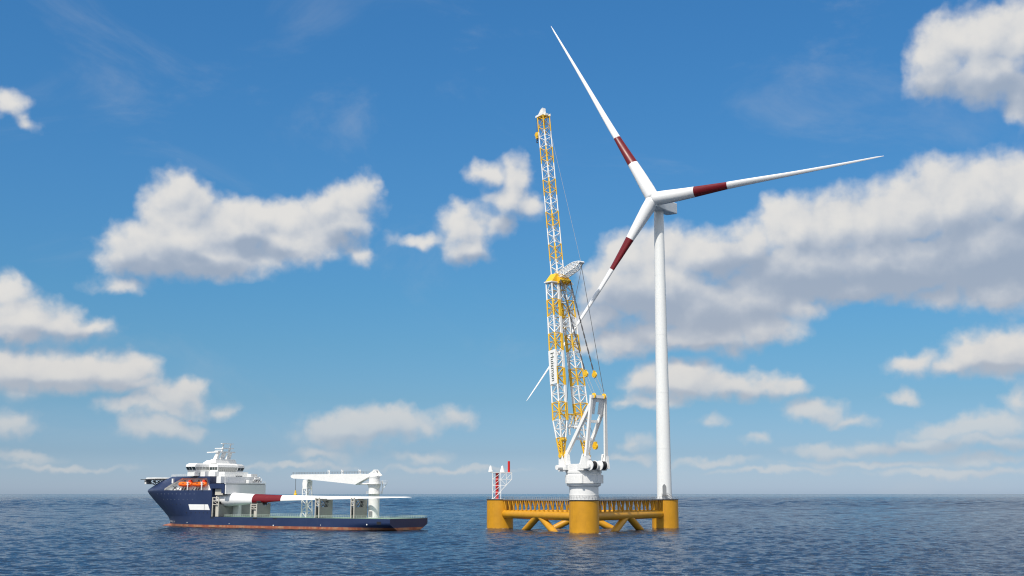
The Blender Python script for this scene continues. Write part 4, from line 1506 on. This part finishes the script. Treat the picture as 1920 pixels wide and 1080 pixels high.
dc = tag(on_ship('deck_crane', 20.8, 2.0), 'white pedestal crane on the ship deck with its long boom laid level', 'crane')
m = MB()
m.lathe([(2.95, 0.02), (2.95, 0.4), (2.8, 0.4), (2.75, 15.0), (3.1, 15.4), (3.3, 16.8), (2.7, 16.8), (2.7, 20.0), (2.9, 20.1), (2.9, 20.8), (0.2, 20.9)], n=48)
m.build('column', WHITE, dc)
for zc, rr in ((12.0, 4.0), (16.9, 4.3)):
    m = MB()
    m.lathe([(2.9, zc), (rr, zc), (rr, zc + 0.15), (2.9, zc + 0.15)], n=28, smooth=False, cap=False)
    pts = [Vector((rr * math.cos(R(a)), rr * math.sin(R(a)), zc + 0.15)) for a in range(0, 361, 20)]
    railing(m, pts, 1.1, 2.0, 0.05)
    m.build('platform', WHITE, dc)
m = MB()
m.beam((-2.5, -2, 17.0), (-5.4, -3.4, 17.0), 1.8, 0.15); railing(m, [(-3.0, -1.2, 17.1), (-5.4, -2.6, 17.1), (-5.4, -4.2, 17.1)], 1.4, 1.2, 0.05)
m.beam((-5.2, -3.3, 17.0), (-3.0, -2, 13.0), 0.25, 0.25); m.beam((-3.6, -2.2, 18.6), (-3.6, -2.2, 12.2), 0.18, 0.18, up=(1, 0, 0))
m.build('side_platform', WHITE, dc)
m = MB(); m.box(-1.2, 1.0, 2.7, 2.9, 0.4, 3.4); m.build('door', MGREY, dc)
m = MB()
# boom box girder, profile in xz (local z from deck)
bp = [(0.6, 21.9), (8, 22.1), (53.5, 22.1), (55.2, 21.4), (54.8, 20.6), (53.2, 20.0), (43, 19.5), (13.0, 16.9), (11.2, 16.7), (3.0, 20.3), (0.6, 20.5)]
m.slab(bp, -1.4, 1.4)
m.slab([(3.0, 21.9), (-1.0, 24.0), (-4.0, 21.2), (-3.2, 20.9), (2.2, 20.9)], 1.0, 1.5); m.slab([(3.0, 21.9), (-1.0, 24.0), (-4.0, 21.2), (-3.2, 20.9), (2.2, 20.9)], -1.5, -1.0)
m.tube((-0.8, -1.6, 23.4), (-0.8, 1.6, 23.4), 0.7, n=16)
recalc(m.build('boom', WHITE, dc))
m = MB(); m.tube((12.0, 0, 17.1), (2.9, 0, 16.9), 0.5, n=16); m.build('luffing_cylinder', WHITE, dc)
m = MB()
railing(m, [(2, 1.3, 21.95), (8, 1.3, 22.1), (53.2, 1.3, 22.1), (54.2, 1.3, 21.8)], 1.1, 1.9, 0.06)
railing(m, [(8, -1.3, 22.1), (53.2, -1.3, 22.1)], 1.1, 1.9, 0.05)
m.build('boom_rail', MGREY, dc)
m = MB()
for x in (9, 20.5, 29.5):   # heights follow the girder
    m = MB()
    m.beam((x, 0, 22.0), (x, 0, 24.2), 0.3, 0.3, up=(1, 0, 0)); m.beam((x, 0, 23.0), (x + 1.3, 0, 24.3), 0.22, 0.22); m.beam((x + .8, 0, 22.0), (x + 1.2, 0, 23.8), 0.22, 0.22)
    m.build('lamp_bracket', WHITE, dc)
m = MB()
m.tube((52.6, 0, 20.0), (52.6, 0, 12.6), 0.13, n=6, mi=1)
m.lathe([(0.35, 3.0), (0.5, 1.6), (0.8, 1.2), (0.95, 0.2), (0.95, -0.6), (0.7, -1.2), (0.3, -1.3)], (52.6, 0, 10.8), n=20)
m.build('hook_block', [YEL, WIRE], dc)

# boom rest tower
rt = tag(on_ship('boom_rest_tower', 65.2, 2.0), 'white lattice tower on the deck propping up the level crane boom', 'lattice tower')
m = MB()
zt_ = 15.2
def rp(sx, sy, z): return Vector((sx * lerp(1.7, 1.35, z / zt_), sy * lerp(2.4, 1.9, z / zt_), z))
lev = [0.02, 3.0, 6.0, 9.0, 12.0, zt_]
cs = ((1, 1), (-1, 1), (-1, -1), (1, -1))
for k in range(5):
    for i in range(4):
        j = (i + 1) % 4
        a, b = rp(*cs[i], lev[k]), rp(*cs[i], lev[k + 1]); c, d = rp(*cs[j], lev[k]), rp(*cs[j], lev[k + 1])
        m.beam(a, b, 0.42, 0.42, up=(1, 0, 0)); m.beam(b, d, 0.24, 0.24)
        m.beam(a, d, 0.24, 0.24) if (k + i) % 2 else m.beam(c, b, 0.24, 0.24)
m.build('lattice', WHITE, rt)
m = MB()
m.slab([(-1.35, 14.6), (1.35, 14.6), (1.6, 17.4), (1.2, 19.3), (-1.2, 19.3), (-1.6, 17.4)], 1.5, 2.2)
m.slab([(-1.35, 14.6), (1.35, 14.6), (1.5, 18.9), (-1.5, 18.9)], -2.2, -1.5)
m.box(-1.3, 1.3, -1.48, 1.48, 18.2, 19.4)
recalc(m.build('saddle', WHITE, rt))

# ------------------------------------------------------------------ blade racks and the spare blade
RK = [('wide grey blade rack nearest the ship bridge, under the blade root', 120.6, 4.9, 9.5, True),
      ('grey blade rack under the red band of the lying blade', 92.4, 4.4, 6.6, False),
      ('tall grey blade rack beside the lattice tower', 48.2, 2.9, 9.6, False),
      ('tall grey blade rack beside the deck crane column', 25.0, 2.4, 9.3, False)]
for i, (lab, u1, th_, hh, wide) in enumerate(RK):
    root = tag(on_ship('blade_rack', u1 - th_, 15.2, 6.0), lab, 'blade rack', 'racks holding the spare blade')
    yb = -9.9
    tall = 10.2
    # port frame: two posts with rungs
    m = MB()
    for x in (0.25, th_ - 0.25):
        m.beam((x, -0.15, 0), (x, -0.15, tall - (0 if i != 1 else 3.4)), 0.5, 0.5, up=(0, 1, 0))
    tp = tall - (0 if i != 1 else 3.4)
    for z in (tp - 0.2, tp * 0.82, tp * 0.62):
        m.beam((0.3, -0.15, z), (th_ - 0.3, -0.15, z), 0.4, 0.35)
    m.beam((0.4, -0.15, tp * 0.62), (th_ - 0.4, -0.15, tp * 0.82), 0.2, 0.2)
    m.box(0.5, th_ * 0.55 + 0.2, -1.0, -0.6, 0, tp * 0.6) if i < 2 else None
    m.build('front_frame', BEIGE, root)
    # wide plates across the ship with a scooped top
    m = MB()
    top = (6.4, 7.2)[i] if i < 2 else hh
    prof = [(-0.4, 0), (yb - 0.4, 0), (yb - 0.4, top)]
    if i < 2:
        r_ = 4.1 if i == 0 else 3.1
        zc_ = 9.0
        for a in range(0, 19):
            aa = R(-20 - a * 140 / 18)
            yy, zz = -6.2 + r_ * math.cos(aa), zc_ + r_ * math.sin(aa)
            if yb - 0.4 > -100:
                prof.append((max(yy, yb - 0.4), max(min(zz, top), 1.0)))
        prof = [(-0.4, 0), (yb - 0.4, 0), (yb - 0.4, top)] + sorted([p for p in prof[3:]], key=lambda p: p[0]) + [(-0.4, top)]
    else:
        prof += [(-0.4, top)]
    for x0, x1 in ((0.0, 0.3), (th_ - 0.3, th_)):
        if i < 2:
            vs = [(x0, y, z) for y, z in prof] + [(x1, y, z) for y, z in prof]
            n = len(prof)
            m.add(vs, [(k, (k + 1) % n, n + (k + 1) % n, n + k) for k in range(n)] + [tuple(range(n - 1, -1, -1)), tuple(range(n, 2 * n))])
        else:
            # plate with a braced window near the top
            wy0, wy1, wz0, wz1 = -7.2, -1.0, 5.4, 8.6
            m.box(x0, x1, yb - 0.4, wy0, 0, top); m.box(x0, x1, wy1, -0.4, 0, top)
            m.box(x0, x1, wy0, wy1, 0, wz0); m.box(x0, x1, wy0, wy1, wz1, top)
            xm = (x0 + x1) / 2
            m.beam((xm, wy0, wz0), (xm, (wy0 + wy1) / 2, wz1), 0.25, 0.3, up=(1, 0, 0)); m.beam((xm, wy0, 7.0), (xm, wy1, 7.0), 0.25, 0.3, up=(1, 0, 0))
            m.beam((xm, wy1, wz0), (xm, (wy0 + wy1) / 2, wz1), 0.25, 0.3, up=(1, 0, 0))
    recalc(m.build('side_plate', GREY, root))
    if True:
        m = MB()
        r_ = (4.0, 2.6, 1.4, 1.0)[i]; zc_ = (9.0, 9.0, 9.6, 9.9)[i]
        for a in range(9):
            a0, a1 = R(-15 - a * 150 / 9), R(-15 - (a + 1) * 150 / 9)
            m.beam((th_ / 2, -6.2 + r_ * math.cos(a0), zc_ + r_ * math.sin(a0)), (th_ / 2, -6.2 + r_ * math.cos(a1), zc_ + r_ * math.sin(a1)), 0.8, th_ * 0.8, up=(1, 0, 0)) if False else \
                m.beam((th_ / 2, -6.2 + (r_ + .2) * math.cos(a0), zc_ + (r_ + .2) * math.sin(a0)), (th_ / 2, -6.2 + (r_ + .2) * math.cos(a1), zc_ + (r_ + .2) * math.sin(a1)), th_ * 0.7, 0.25, up=(0, 0, 1))
        for y in (-2.6, -9.6):
            m.beam((th_ / 2, y, 4.6), (th_ / 2, y, zc_ - 1.0), 0.3, 0.3, up=(1, 0, 0))
            m.beam((th_ / 2, y, 4.8), (th_ / 2, -6.2, zc_ - r_ - 0.3), 0.25, 0.25)
        m.build('cradle', DGREY, root)

mb_ = blade_mesh(tip_pre=1.0, root_r=3.95)
sb = recalc(mb_.build('turbine_blade', [BLADEW, BLADER]))
tag(sb, 'spare white turbine blade with a red band, lying on the racks along the ship', 'turbine blade')
X = Vector((-1, 0, 0.003)).normalized(); Zv = Vector((0, 0.40, 0.92)); Zv = (Zv - X * Zv.dot(X)).normalized(); Yv = Zv.cross(X)
M = Matrix((X, Yv, Zv)).transposed().to_4x4(); M.translation = Vector((121.2, 8.6, 15.1))
sb.matrix_world = SM @ M
